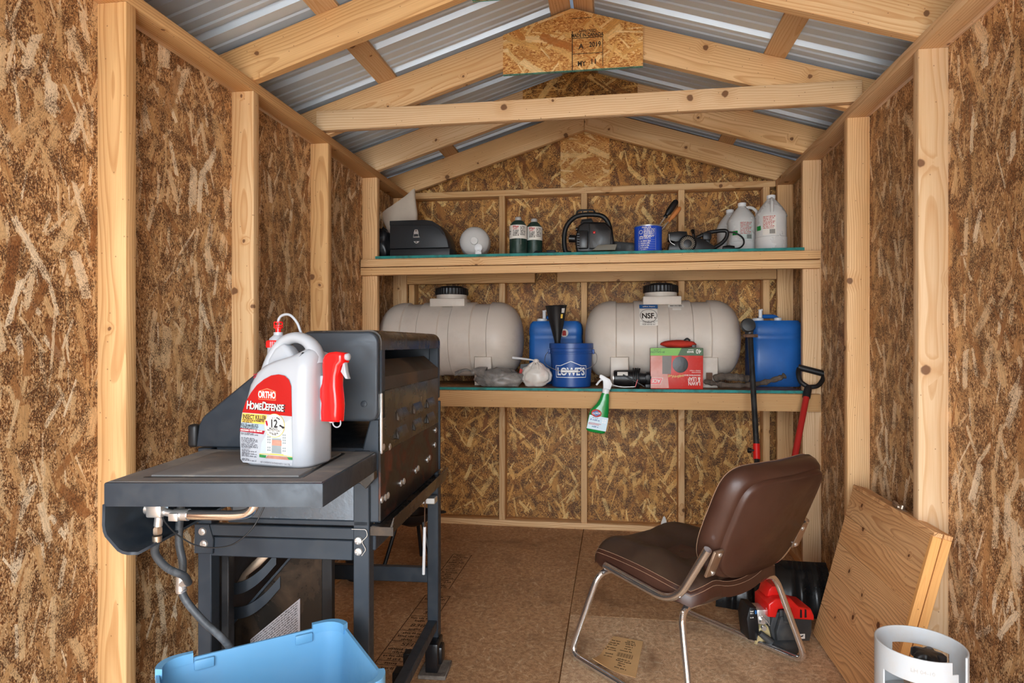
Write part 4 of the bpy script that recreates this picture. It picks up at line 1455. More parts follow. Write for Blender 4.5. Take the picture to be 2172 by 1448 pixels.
MB().tube([(0.13, -0.03, 0.020), (0.16, -0.03, 0.018), (0.19, -0.03, 0.018)], [0.012, 0.019, 0.014], 10).build('plug', M['black_rubber'], t)
MB().tube(smooth_path([(-0.15, -0.047, 0.10), (-0.145, -0.05, 0.06), (-0.12, -0.05, 0.04)], 6), 0.0025, 6).build('wire_clip', M['steel'], t)

# gallon jugs
def jug(x, y, rotz, label, r=0.078, h=0.295, full=True, tags=0):
    t = thing('plastic_jug', label, 'jug', (x, y, SU), (0, 0, rotz), 'cloudy gallon jugs')
    prof = [(r * 0.8, 0.0), (r, 0.008), (r, h * 0.24), (r * 0.965, h * 0.25), (r * 0.965, h * 0.62), (r, h * 0.61), (r, h * 0.63), (r * 0.90, h * 0.70), (r * 0.68, h * 0.79), (r * 0.44, h * 0.87), (r * 0.32, h * 0.905), (0.021, h * 0.925), (0.021, h * 0.95)]
    b = MB().lathe(prof, 36)
    b.build('jug_body', M['jug_plastic'], t)
    b = MB().lathe([(0.0205, h * 0.935), (0.0225, h * 0.94), (0.0225, h * 0.995), (0.019, h)], 20)
    b.build('cap', M['white_plastic'], t)
    b = MB().tube(smooth_path([(0.016, 0, h * 0.905), (0.048, 0, h * 0.905), (0.073, 0, h * 0.84), (0.079, 0, h * 0.75), (0.070, 0, h * 0.65)], 6), 0.0085, 10)
    b.build('handle', M['jug_plastic'], t)
    if tags:
        rr = r * 0.965 + 0.001
        def g(a0, u, v, e=0.0): return ((rr + e) * math.cos(a0 + u / rr), (rr + e) * math.sin(a0 + u / rr), v)
        a0 = -PI / 2 - rotz + (-0.35 if tags == 1 else 0.1)
        b = MB()
        b.grid([[g(a0, u, v) for u in [-0.034 + 0.068 * k / 8 for k in range(9)]] for v in (h * 0.27, h * 0.60)])
        lb = b.build('label', M['paper'] if tags == 1 else plain('grey_green_label', srgb(186, 196, 190), 0.5), t)
        b = MB()
        for q in range(8):
            fine(b, (lambda q: lambda x_, y_: g(a0, -0.031 + x_, h * 0.575 - q * 0.0085 + y_, 0.0008))(q), 0.060 - 0.006 * (q % 3), 0.0062, 70 + q)
        b.build('red_lettering', M['red_print'], lb)
        b = MB()
        for q in range(14):
            w_ = 0.0008 + 0.0009 * ((q * 7) % 3) / 2
            b.grid([[g(a0, 0.002 + q * 0.002 + s * w_, v, 0.0008) for s in (0, 1)] for v in (h * 0.285, h * 0.36)])
        b.build('barcode', M['ink'], lb)
        b = MB()
        b.grid([[g(a0, u, v, 0.0004) for u in [-0.075 + 0.03 * k / 4 for k in range(5)]] for v in (h * 0.36, h * 0.44)])
        b.build('green_panel', M['green_plastic'], lb)
    return t


jug(0.828, 3.47, R(-100), 'large cloudy jug standing nearest, next to the right wall stud', 0.080, 0.300, True, 1)
jug(0.705, 3.60, R(-5), 'cloudy jug with its handle at right, second from the right wall', 0.080, 0.292, True, 2)
jug(0.672, 3.775, R(-60), 'cloudy jug mostly hidden behind the jug with the side handle', 0.076, 0.292)

# ------------------------------------------------------------------ more materials
M['grill'] = plain('charcoal_grill_enamel', srgb(44, 51, 59), 0.42, 0.1, 0.1, 6, dirt=srgb(76, 74, 72), damt=0.25, dscale=16, bump=0.06, bscale=400)
M['grill_top'] = plain('dusty_grill_enamel', srgb(98, 98, 98), 0.7, 0.0, 0.12, 7, dirt=srgb(146, 138, 126), damt=0.8, dscale=7, bump=0.1, bscale=250)
M['grill_back'] = plain('soiled_grill_sheet', srgb(40, 37, 34), 0.22, 0.3, 0.2, 5, dirt=srgb(104, 80, 58), damt=0.6, dscale=6)
M['grill_rust'] = plain('rust_streaked_sheet', srgb(44, 38, 34), 0.4, 0.3, 0.3, 9, dirt=srgb(120, 62, 38), damt=0.75, dscale=11)
M['grill_pan'] = plain('hammered_steel_pan', srgb(108, 120, 132), 0.28, 0.65, 0.1, 8, bump=0.35, bscale=90)
M['tape'] = plain('black_tape', srgb(24, 24, 26), 0.25, 0, 0.2, 20, bump=0.5, bscale=60)
M['grime'] = plain('pale_crusted_plate', srgb(112, 104, 96), 0.85, 0, 0.3, 40, dirt=srgb(54, 50, 46), damt=0.8, dscale=30)
M['hose'] = plain('grey_black_hose', srgb(58, 62, 66), 0.45, 0, 0.15, 15, dirt=srgb(120, 124, 128), damt=0.4, dscale=25)
M['bottle_white'] = plain('white_bottle_plastic', srgb(158, 162, 168), 0.36, 0, 0.02, 8)
M['sprayer_red'] = plain('glossy_red_sprayer', srgb(226, 24, 26), 0.2, 0, 0.05, 8, coat=0.3)
M['label_red'] = plain('red_bottle_label', srgb(158, 18, 18), 0.35, 0, 0.06, 14)
M['label_dark_red'] = plain('dark_red_band', srgb(150, 24, 44), 0.4, 0, 0.05, 14)
M['label_yellow'] = plain('yellow_band', srgb(222, 178, 78), 0.4, 0, 0.05, 14)
M['label_grey'] = plain('grey_blue_band', srgb(150, 168, 178), 0.4, 0, 0.05, 14)
M['print_black'] = plain('black_label_print', srgb(34, 32, 36), 0.6, 0, 0.1, 20)
M['print_grey'] = plain('grey_fine_print', srgb(96, 96, 102), 0.6, 0, 0.1, 20)
M['house_white'] = plain('white_siding_print', srgb(168, 177, 180), 0.5, 0, 0.03, 20)
M['house_grey'] = plain('grey_path_print', srgb(130, 138, 140), 0.5, 0, 0.06, 20)
M['lawn_print'] = plain('green_lawn_print', srgb(44, 120, 62), 0.5, 0, 0.15, 30)
M['brick_print'] = plain('brick_path_print', srgb(170, 120, 104), 0.5, 0, 0.25, 60)
M['tub_blue'] = plain('light_blue_tub_plastic', srgb(96, 152, 192), 0.4, 0, 0.04, 4, dirt=srgb(110, 150, 184), damt=0.35, dscale=5)
M['leather'] = plain('brown_leatherette', srgb(62, 37, 28), 0.36, 0, 0.16, 4, dirt=srgb(82, 52, 36), damt=0.5, dscale=3.2, bump=0.12, bscale=260, coat=0.06)
M['leather_worn'] = plain('worn_brown_seat', srgb(60, 42, 32), 0.45, 0, 0.14, 5, dirt=srgb(96, 76, 56), damt=0.5, dscale=4, bump=0.15, bscale=240)
M['stitch'] = plain('pale_thread', srgb(150, 116, 92), 0.8)
M['brass'] = plain('brownish_steel_plate', (0.50, 0.38, 0.28), 0.4, 0.9, 0.12, 20)
M['shaft_black'] = plain('black_pole_enamel', srgb(30, 31, 32), 0.35, 0.1, 0.2, 14, dirt=srgb(88, 84, 78), damt=0.3, dscale=12)
M['shovel_red'] = plain('red_shovel_shaft', srgb(168, 38, 34), 0.35, 0, 0.1, 7)
M['engine_grey'] = plain('dark_grey_engine_plastic', srgb(50, 52, 54), 0.42, 0, 0.15, 12, dirt=srgb(92, 86, 76), damt=0.45, dscale=14)
M['scoop_black'] = plain('black_scoop_plastic', srgb(20, 21, 22), 0.26, 0, 0.2, 8, dirt=srgb(52, 48, 44), damt=0.3, dscale=8)
M['fuel_tank'] = plain('yellowed_fuel_tank', srgb(190, 170, 122), 0.35, 0, 0.15, 12, dirt=srgb(110, 84, 50), damt=0.5, dscale=20)
M['cyl_white'] = plain('white_cylinder_paint', srgb(180, 184, 187), 0.3, 0, 0.03, 6, dirt=srgb(178, 160, 138), damt=0.45, dscale=9)
M['card'] = plain('brown_cardboard', srgb(214, 170, 116), 0.9, 0, 0.07, 12)
M['card_under'] = plain('grey_brown_cardboard', srgb(120, 98, 80), 0.9, 0, 0.1, 20)
M['card_ink'] = plain('faded_card_print', srgb(96, 72, 46), 0.9, 0, 0.2, 50)

# ------------------------------------------------------------------ gas grill (stands along the left wall, its back to the room)
# local frame: x toward the room (the grill's back), y away from the door
gr = thing('gas_grill', 'dark charcoal gas grill with side shelf and lowered hood along the left wall', 'grill', (-0.5945, 1.5345, 0), (0, 0, R(2.95)))
GL = 0.676
def gb(name, mat, shapes, label=None, ang=38, parent=None):
    b = MB()
    for s in shapes:
        b.box(*s, bev=0.0025, seg=1)
    return b.build(name, mat, parent or gr, label=label, ang=ang)

legs = [(-0.070, -0.028, 0.0, 0.040, 0.88, 0.0), (-0.500, -0.462, 0.010, 0.050, 0.88, 0.0), (-0.030, 0.010, 0.620, 0.662, 0.70, 0.10), (-0.432, -0.392, 0.620, 0.660, 0.70, 0.0)]
for x0, x1, y0, y1, zt, zb in legs:
    gb('leg', M['grill'], [(x0, x1, y0, y1, zb, zt)])
gb('cross_rail', M['grill'], [(-0.465, -0.068, 0.004, 0.024, 0.649, 0.680)])
gb('cross_rail', M['grill'], [(-0.462, -0.075, 0.008, 0.034, 0.594, 0.646)])
gb('cross_rail', M['grill'], [(-0.40, -0.028, 0.628, 0.652, 0.302, 0.355)])
gb('top_rail', M['grill'], [(-0.046, -0.020, 0.03, 0.64, 0.615, 0.655)])
gb('base_rail', M['grill'], [(-0.028, 0.006, -0.02, 0.66, 0.140, 0.172)])
gb('base_rail', M['grill'], [(-0.500, -0.470, 0.00, 0.66, 0.120, 0.152)])
gb('base_rail', M['grill'], [(-0.47, -0.022, 0.20, 0.232, 0.105, 0.138)])
gb('rail_joint', M['black_plastic'], [(-0.060, -0.024, 0.30, 0.345, 0.10, 0.150), (-0.055, -0.026, 0.40, 0.435, 0.12, 0.160)])
# taped far foot on its plate
b = MB()
b.box(-0.024, 0.020, 0.565, 0.650, 0.012, 0.112, bev=0.004)
b.box(-0.032, 0.030, 0.59, 0.64, 0.03, 0.09, bev=0.006)
ft_ = b.build('foot', M['tape'], gr, label='far foot wrapped in black tape')
gb('foot_plate', M['grime'], [(-0.045, 0.052, 0.545, 0.660, 0.0, 0.014)], parent=ft_)
for (x0, x1, y0, y1) in ((-0.505, -0.458, 0.005, 0.055), (-0.437, -0.387, 0.615, 0.665), (-0.073, -0.025, -0.003, 0.043)):
    gb('foot', M['black_plastic'], [(x0, x1, y0, y1, 0.0, 0.02)])

# bolts and tabs on the near frame
b = MB()
b.prism([(-0.502, 0.603), (-0.452, 0.603), (-0.450, 0.640), (-0.462, 0.680), (-0.502, 0.680)], -0.002, 0.010, bev=0.002, seg=1)
tb = b.build('bracket_tab', M['grill'], gr)
b = MB()
for x, z in ((-0.478, 0.662), (-0.474, 0.630), (-0.055, 0.650), (-0.055, 0.622)):
    m = TR(x, -0.003, z) @ RX(R(90))
    b.lathe([(0.010, -0.004), (0.011, 0.0), (0.009, 0.004), (0.004, 0.005)], 14, M=m)
    b.box(-0.007, 0.007, -0.0012, 0.0012, 0.004, 0.0058, M=m).box(-0.0012, 0.0012, -0.007, 0.007, 0.004, 0.0058, M=m)
o_ = b.build('screw', M['steel'], gr, label='bright cross-head screws')
o_['kind'] = 'stuff'
MB().tube(fillet([(-0.072, -0.004, 0.680), (-0.034, -0.004, 0.680), (-0.030, -0.004, 0.664), (-0.046, -0.004, 0.648), (-0.034, -0.004, 0.628), (-0.046, -0.004, 0.612)], 0.006), 0.0012, 6).build('wire_hook', M['wire'], gr)

# firebox: near end pan, back sheet with louvres
b = MB()
b.prism([(-0.450, 0.885), (-0.450, 0.800), (-0.400, 0.700), (-0.06, 0.692), (-0.004, 0.692), (-0.004, 0.962), (-0.03, 0.962), (-0.05, 0.885)], 0.012, GL - 0.02, bev=0.004, seg=1)
b.build('firebox', M['grill'], gr)
gb('end_pan', M['grill_pan'], [(-0.400, -0.030, 0.004, 0.013, 0.694, 0.875)], label='shiny hammered steel end pan')
gb('end_pan_lip', M['grill'], [(-0.410, -0.030, 0.0, 0.02, 0.686, 0.700)])
b = MB()
b.box(-0.004, 0.0015, 0.004, GL - 0.012, 0.700, 0.880)
low = b.build('lower_back_sheet', M['grill_rust'], gr, label='rust streaked lower back sheet')
b = MB()
b.box(-0.006, 0.004, 0.008, GL - 0.03, 0.872, 1.035, bev=0.002, seg=1)
upb = b.build('upper_back_sheet', M['grill_back'], gr)
for zc in (0.955, 0.904):
    for yc in (0.182, 0.352, 0.522):
        b = MB()
        b.prism([(0.003, -0.012), (0.012, -0.014), (0.013, -0.004), (0.003, 0.020)], yc - 0.048, yc + 0.048, bev=0.002, seg=1, M=TR(0, 0, zc))
        b.build('louvre', M['grill_back'], upb)
b = MB()
for y, z in ((0.022, 0.888), (0.075, 0.880), (-0.02 + 0.03, 0.754), (0.040, 0.752), (0.062, 0.752), (0.182, 0.758), (0.212, 0.757), (0.345, 0.761), (0.371, 0.763), (0.493, 0.767), (0.523, 0.769), (0.60, 0.80), (0.61, 0.85)):
    b.ball((0.003, y, z), (0.004, 0.009, 0.010), 10)
o_ = b.build('rivet', M['steel'], low)
o_['kind'] = 'stuff'
gb('edge_trim', M['steel'], [(-0.002, 0.006, 0.004, 0.010, 0.872, 1.03)])
gb('edge_trim', M['grill'], [(-0.004, 0.008, GL - 0.016, GL - 0.008, 0.700, 0.95)])
# grease tray with turned-up lip
b = MB()
b.prism([(-0.020, 0.690), (-0.018, 0.672), (0.034, 0.670), (0.042, 0.714), (0.040, 0.714), (0.031, 0.688), (-0.016, 0.692)], -0.012, GL - 0.04)
b.box(-0.020, 0.040, -0.014, -0.009, 0.668, 0.690)
b.build('grease_tray', M['grill_back'], gr)
gb('tray_bracket', M['steel'], [(-0.045, 0.012, 0.560, 0.600, 0.600, 0.622)], label='pale metal tray bracket')
MB().tube([(-0.020, 0.55, 0.645), (-0.022, 0.55, 0.52)], 0.0022, 6).build('drain_wire', M['rust'], gr)
MB().tube([(-0.022, 0.55, 0.525), (-0.026, 0.552, 0.36)], 0.0052, 8).build('drain_rod', M['white_plastic'], gr)

# hood: end caps, shell, back vent
cap = [(-0.020, 0.958), (-0.006, 0.964), (0.0, 0.980)] + [(-0.028 + 0.028 * math.cos(R(a)), 1.160 + 0.028 * math.sin(R(a))) for a in range(0, 91, 15)] + [(-0.188, 1.186), (-0.200, 1.180), (-0.310, 1.092), (-0.470, 0.966), (-0.482, 0.945), (-0.490, 0.886), (-0.340, 0.886), (-0.300, 0.930), (-0.27, 0.958)]
for y0, y1 in ((-0.014, 0.006), (GL - 0.006, GL + 0.014)):
    b = MB().prism([(x, z) for x, z in cap], y0, y1, bev=0.006, seg=3)
    o_ = b.build('hood_end', M['grill'], gr)
    b = MB().lathe([(0.008, 0), (0.008, 0.003), (0.005, 0.004)], 14, M=TR(-0.036, y0 - 0.0005 if y0 < 0 else y1, 1.003) @ RX(R(90)))
    b.box(-0.006, 0.006, -0.001, 0.001, 0.003, 0.0046, M=TR(-0.036, y0 - 0.0005 if y0 < 0 else y1, 1.003) @ RX(R(90)) @ RZ(R(30)))
    b.build('screw', M['grill'], o_)
sh = []
outer = [(0.004, 1.140)] + [(-0.026 + 0.030 * math.cos(R(a)), 1.162 + 0.030 * math.sin(R(a))) for a in range(0, 91, 15)] + [(-0.186, 1.190), (-0.202, 1.184), (-0.312, 1.096), (-0.472, 0.970), (-0.484, 0.945), (-0.488, 0.892)]
inner = [(x + 0.006 if i > 9 else x - 0.004, z - 0.006) for i, (x, z) in enumerate(outer)]
b = MB().prism(outer + [(-0.480, 0.890), (-0.476, 0.942), (-0.466, 0.962), (-0.306, 1.088), (-0.198, 1.176), (-0.184, 1.182), (-0.03, 1.184), (-0.006, 1.17), (-0.002, 1.140)], 0.004, GL - 0.004)
b.build('hood_shell', M['grill_back'], gr, ang=30)
# recess behind the slot, sloping dusty shield, lower hood back
b = MB()
b.prism([(0.002, 1.034), (0.003, 1.070), (-0.050, 1.112), (-0.054, 1.110), (-0.004, 1.066), (-0.004, 1.034)], 0.030, GL - 0.026)
b.build('heat_shield', plain('dust_covered_shield', srgb(62, 54, 46), 0.55, 0.1, 0.2, 6, dirt=srgb(120, 96, 72), damt=0.7, dscale=5), gr)
gb('hood_post', M['grill'], [(-0.030, 0.004, 0.006, 0.034, 0.96, 1.142)])
gb('hood_post', M['grill'], [(-0.030, 0.004, GL - 0.030, GL - 0.004, 0.96, 1.142)])
gb('hood_liner', M['black_plastic'], [(-0.30, -0.10, 0.03, GL - 0.03, 0.965, 1.085)])
b = MB()
b.tube([(-0.500, 0.0, 0.925), (-0.500, GL, 0.925)], 0.016, 12).box(-0.512, -0.486, -0.018, 0.010, 0.885, 0.945, bev=0.008, seg=3).box(-0.512, -0.486, GL - 0.01, GL + 0.018, 0.885, 0.945, bev=0.008, seg=3)
b.build('hood_handle', M['black_plastic'], gr)

# side shelf with its inset lid
def quad_slab(name, pts, z0, z1, mat, bev=0.006, parent=None):
    b = MB()
    n = len(pts)
    v = [(x, y, z0) for x, y in pts] + [(x, y, z1) for x, y in pts]
    f = [tuple(range(n - 1, -1, -1)), tuple(range(n, 2 * n))] + [(i, (i + 1) % n, (i + 1) % n + n, i + n) for i in range(n)]
    vs, fs = b._add(v, f)
    if bev:
        bmesh.ops.bevel(b.bm, geom=list({e for e in fs[1].edges} | {e for fc in fs[2:] for e in fc.edges if abs(e.verts[0].co.z - e.verts[1].co.z) > 0.001}), offset=bev, segments=2, profile=0.5, affect='EDGES')
    return b.build(name, mat, parent or gr)


shelf_o = quad_slab('side_shelf', [(-0.435, -0.399), (0.004, -0.363), (-0.006, -0.004), (-0.468, -0.004)], 0.832, 0.8795, M['grill'], 0.004)
quad_slab('shelf_top', [(-0.430, -0.392), (-0.001, -0.357), (-0.010, -0.010), (-0.463, -0.010)], 0.8795, 0.8805, M['grill_top'], 0, shelf_o)
quad_slab('burner_lid', [(-0.376, -0.341), (-0.067, -0.318), (-0.084, -0.045), (-0.402, -0.062)], 0.8795, 0.8845, M['grill_top'], 0.002, shelf_o)
b = MB()
for (xa, ya), (xb, yb) in (((-0.384, -0.300), (-0.408, -0.060)), ((-0.386, -0.347), (-0.060, -0.323)), ((-0.060, -0.320), (-0.078, -0.042)), ((-0.408, -0.056), (-0.08, -0.039))):
    L_ = math.hypot(xb - xa, yb - ya)
    b.box(0, L_, -0.0035, 0.0035, 0.8800, 0.8812, M=TR(xa, ya, 0) @ RZ(math.atan2(yb - ya, xb - xa)))
b.build('lid_gap', M['black_rubber'], shelf_o, label='dark gap round the burner lid')
# bent fascia hanging under the shelf's front edge
pf = [(-0.436, 0.836), (-0.437, 0.795)] + [(-0.435, 0.782), (-0.431, 0.772), (-0.412, 0.752), (-0.404, 0.744), (-0.394, 0.739), (-0.382, 0.737)] + [(-0.360, 0.738)]
rows = []
for y, dx in ((-0.400, 0.0), (-0.30, -0.008), (-0.15, -0.022), (-0.006, -0.034), (0.16, -0.048), (0.50, -0.06)):
    rows.append([(x + dx, y, z) for x, z in pf])
b = MB().grid(rows)
fo = b.build('control_fascia', M['grill'], gr)
md = fo.modifiers.new('thickness', 'SOLIDIFY'); md.thickness = 0.006; md.offset = 1
gb('shelf_bracket', M['grill'], [(-0.070, -0.026, -0.020, 0.004, 0.800, 0.835)])
b = MB().prism([(-0.074, 0.834), (-0.004, 0.834), (-0.004, 0.815), (-0.026, 0.790), (-0.05, 0.812)], -0.030, -0.006, bev=0.001, seg=1)
b.build('gusset_plate', M['grill_back'], gr)

# side burner valve, burner tube, hoses, igniter lead
b = MB()
b.box(-0.386, -0.352, -0.345, -0.318, 0.795, 0.822, bev=0.004)
b.tube([(-0.392, -0.33, 0.812), (-0.368, -0.33, 0.808)], [0.013, 0.011], 12).tube([(-0.365, -0.33, 0.80), (-0.368, -0.33, 0.775)], 0.0085, 10)
b.tube([(-0.36, -0.33, 0.806), (-0.325, -0.33, 0.800)], 0.008, 10)
vv = b.build('burner_valve', M['steel'], gr)
MB().tube(fillet([(-0.330, -0.33, 0.800), (-0.20, -0.33, 0.801), (-0.165, -0.33, 0.806), (-0.150, -0.33, 0.836)], 0.03, 6), 0.0105, 14).build('burner_tube', M['chrome'], gr)
b = MB().tube([(-0.332, -0.33, 0.800), (-0.300, -0.33, 0.800)], [0.012, 0.0125], 12)
b.box(-0.335, -0.315, -0.346, -0.338, 0.790, 0.806, bev=0.001)
b.build('venturi_clip', M['steel'], gr)
b = MB()
b.lathe([(0.0085, 0.0), (0.0095, 0.003), (0.0095, 0.012), (0.007, 0.016)], 6, M=TR(-0.3685, -0.33, 0.758)).lathe([(0.009, 0), (0.0095, 0.012)], 12, M=TR(-0.370, -0.33, 0.742))
b.build('hose_fitting', M['brass'], gr)
hb = smooth_path([(-0.371, -0.33, 0.748), (-0.378, -0.325, 0.715), (-0.362, -0.31, 0.680), (-0.342, -0.285, 0.655), (-0.350, -0.255, 0.628)], 7)
MB().tube(hb, 0.0082, 10).build('hose', M['hose'], gr)
hb = smooth_path([(-0.371, -0.245, 0.825), (-0.374, -0.25, 0.767), (-0.376, -0.25, 0.715), (-0.367, -0.25, 0.668), (-0.370, -0.25, 0.632)], 7)
MB().tube(hb, 0.0082, 10).build('hose', M['hose'], gr)
hb = smooth_path([(-0.371, -0.25, 0.622), (-0.362, -0.25, 0.590), (-0.326, -0.24, 0.538), (-0.282, -0.22, 0.480), (-0.26, -0.19, 0.40)], 7)
MB().tube(hb, 0.0082, 10).build('hose', M['hose'], gr)
b = MB()
b.tube([(-0.370, -0.25, 0.640), (-0.371, -0.25, 0.608)], 0.0105, 10).tube([(-0.352, -0.254, 0.630), (-0.372, -0.25, 0.622)], 0.0098, 10)
b.lathe([(0.011, 0), (0.0115, 0.006)], 12, M=TR(-0.370, -0.25, 0.640)).lathe([(0.0105, 0), (0.0115, 0.006)], 12, M=TR(-0.3705, -0.25, 0.604))
b.build('hose_tee', M['steel'], gr)
MB().tube(smooth_path([(-0.363, -0.335, 0.812), (-0.347, -0.337, 0.785), (-0.316, -0.337, 0.757), (-0.269, -0.335, 0.736), (-0.207, -0.332, 0.740), (-0.161, -0.33, 0.776), (-0.134, -0.325, 0.828)], 7), 0.0016, 6).build('igniter_lead', M['black_rubber'], gr)

# cabinet side sheet with its printed notice, tank strap
b = MB()
b.prism([(-0.540, 0.300), (-0.300, 0.570), (-0.229, 0.575), (-0.229, 0.10), (-0.540, 0.10)], 0.196, 0.200, bev=0.001, seg=1)
pnl = b.build('cabinet_sheet', M['grill_back'], gr)
b = MB().prism([(-0.540, 0.300), (-0.300, 0.570), (-0.296, 0.566), (-0.536, 0.294)], 0.186, 0.196)
b.build('sheet_flange', M['grill'], pnl)
b = MB().prism([(-0.455, 0.285), (-0.303, 0.412), (-0.303, 0.310), (-0.400, 0.215), (-0.455, 0.215)], 0.1945, 0.196)
nl = b.build('notice', plain('greyed_notice_label', srgb(176, 170, 172), 0.7, 0, 0.06, 30), pnl)
b = MB()
for q in range(13):
    o = 0.0055 + q * 0.0075
    xa, xb = -0.452, -0.305
    fine(b, (lambda o: lambda x, y: (xa + x * 0.77, 0.1942, 0.2855 + x * 0.643 - o + y))(o), 0.185, 0.0042, 90 + q)
b.build('notice_print', M['ink'], nl)
for z, dx in ((0.452, 0.0), (0.383, 0.012)):
    pts = smooth_path([(-0.552 + dx, 0.20, z - 0.004), (-0.50 + dx, 0.168, z - 0.008), (-0.455 + dx, 0.168, z + 0.002), (-0.415 + dx, 0.185, z + 0.03), (-0.375 + dx, 0.195, z + 0.075)], 5)
    rows = [[p + Vector((0, 0, h)) for h in (-0.017, 0.017)] for p in pts]
    o_ = MB().grid(rows).build('strap', M['grill'], gr)
    md = o_.modifiers.new('thickness', 'SOLIDIFY'); md.thickness = 0.003
b = MB()
b.prism([(-0.492, 0.450), (-0.470, 0.488), (-0.440, 0.520), (-0.396, 0.560), (-0.376, 0.548), (-0.420, 0.505), (-0.456, 0.478), (-0.466, 0.452)], 0.176, 0.194, bev=0.004)
b.build('latch_bar', M['brass'], gr, label='brassy bent latch bar')
gb('cabinet_door', M['grill'], [(-0.512, -0.504, 0.055, 0.61, 0.16, 0.60)])
gb('inner_post', M['black_plastic'], [(-0.462, -0.440, 0.055, 0.085, 0.02, 0.60)])
gb('inner_post', M['black_plastic'], [(-0.236, -0.205, 0.19, 0.215, 0.02, 0.60)])

# ------------------------------------------------------------------ insect spray jug
J = thing('spray_jug', 'white one-gallon insect spray jug with red label and red sprayer, on the grill shelf', 'jug', (-0.735, 1.338, 0.8858), (0, 0, R(-8)))
S_ = 0.0003125        # metres per pixel of the close-up used for the outline
b = MB()
rings = []
def jring(xl, xr, d, z, n=10):
    cxr = (xl + xr) / 2
    return [(cxr + px, py, z) for px, py in rrect(xr - xl, d, min(0.030, d * 0.35), 5)]
for xl, xr, d, z in ((-0.083, 0.083, 0.104, 0.0), (-0.0875, 0.0875, 0.112, 0.006), (-0.0875, 0.0875, 0.112, 0.110), (-0.083, 0.0875, 0.111, 0.150), (-0.075, 0.0875, 0.109, 0.178), (-0.060, 0.0875, 0.105, 0.205), (-0.040, 0.0875, 0.100, 0.222), (-0.018, 0.0870, 0.092, 0.232), (0.018, 0.0860, 0.084, 0.242), (0.042, 0.082, 0.066, 0.252), (0.052, 0.078, 0.046, 0.259)):
    rings.append(jring(xl, xr, d, z))
b.ring_loft(rings)
b.build('jug_body', M['bottle_white'], J, ang=60)
hp = smooth_path([(-0.062, 0, 0.160), (-0.052, 0, 0.212), (-0.034, 0, 0.252), (-0.010, 0, 0.277), (0.020, 0, 0.285), (0.048, 0, 0.277), (0.066, 0, 0.258), (0.074, 0, 0.225)], 6)
n_ = len(hp)
MB().tube(hp, [0.0175 + 0.009 * abs(2 * i / (n_ - 1) - 1) ** 2.2 for i in range(n_)], 16, flat=0.72).build('handle', M['bottle_white'], J, ang=60)
b = MB().prism([(-0.058, 0.190), (-0.046, 0.235), (-0.026, 0.262), (-0.004, 0.272), (0.010, 0.262), (0.022, 0.246), (0.046, 0.236), (0.040, 0.215)], -0.020, 0.020, bev=0.010, seg=3)
b.build('handle_web', M['bottle_white'], J, ang=60)
b = MB()
b.tube([(-0.052, 0.030, 0.05), (-0.052, 0.030, 0.262)], 0.0245, 24)
b.build('pump_chamber', M['bottle_white'], J)
b = MB()
N = 36
rings = []
for r_, z_ in ((0.0262, 0.262), (0.0268, 0.265), (0.0262, 0.276), (0.023, 0.279)):
    rings.append([((r_ + (0.0007 if k % 2 else -0.0003)) * math.cos(2 * PI * k / (2 * N)) - 0.052, (r_ + (0.0007 if k % 2 else -0.0003)) * math.sin(2 * PI * k / (2 * N)) + 0.030, z_) for k in range(2 * N)])
b.ring_loft(rings)
b.build('chamber_cap', M['sprayer_red'], J)
b = MB().lathe([(0.021, 0.278), (0.020, 0.283), (0.011, 0.291), (0.0105, 0.298)], 20, M=TR(-0.052, 0.03, 0))
b.build('chamber_neck', M['bottle_white'], J)
b = MB().lathe([(0.0065, 0.297), (0.0065, 0.306), (0.0095, 0.307), (0.0095, 0.310)], 14, M=TR(-0.052, 0.03, 0))
for k in range(4):
    a = k * PI / 2 + 0.5
    b.box(-0.001, 0.001, -0.001, 0.001, 0.308, 0.322, M=TR(-0.052 + 0.009 * math.cos(a), 0.03 + 0.009 * math.sin(a), 0))
b.lathe([(0.0098, 0.312), (0.0098, 0.315)], 14, M=TR(-0.052, 0.03, 0)).lathe([(0.0098, 0.320), (0.0098, 0.323), (0.006, 0.324)], 14, M=TR(-0.052, 0.03, 0))
b.build('nozzle_lock', M['sprayer_red'], J)
MB().tube(smooth_path([(-0.052, 0.03, 0.310), (-0.051, 0.03, 0.328), (-0.040, 0.03, 0.338), (-0.020, 0.03, 0.338), (-0.002, 0.032, 0.320), (0.008, 0.034, 0.295), (0.018, 0.045, 0.262), (0.042, 0.060, 0.252), (0.058, 0.066, 0.246)], 7), 0.0031, 8).build('spray_tube', M['bottle_white'], J)

# label on the front face
fy = -0.0566
lx = lambda px: (px - 440) * S_
lz = lambda py: (1340 - py) * 0.000262
def flat(name, poly, mat, d, parent, px=True):
    pts = [(lx(a), lz(c)) for a, c in poly] if px else poly
    return MB().prism(pts, fy - d, fy - d + 0.0004).build(name, mat, parent)
dome = [(185, 892), (215, 800), (260, 720), (310, 655), (370, 605), (430, 572), (490, 562), (540, 572), (575, 605), (594, 660), (600, 910), (520, 905)]
base_l = [(165, 1100), (175, 960), (185, 892), (215, 800), (260, 720), (310, 655), (370, 605), (430, 572), (490, 562), (540, 572), (575, 605), (594, 660), (606, 1275), (600, 1318), (560, 1326), (190, 1318), (170, 1290)]
LB = flat('label', base_l, plain('white_bottle_label', srgb(162, 166, 172), 0.35), 0.0004, J)
flat('red_field', dome, M['label_red'], 0.0008, LB)
yl = [(187, 897), (392, 905), (380, 985), (178, 975)]
flat('yellow_band', yl, M['label_yellow'], 0.0008, LB)
flat('grey_band', [(177, 978), (378, 990), (384, 1042), (170, 1022)], M['label_grey'], 0.0008, LB)
flat('dark_red_band', [(168, 1026), (378, 1040), (366, 1070), (166, 1052)], M['label_dark_red'], 0.0010, LB)
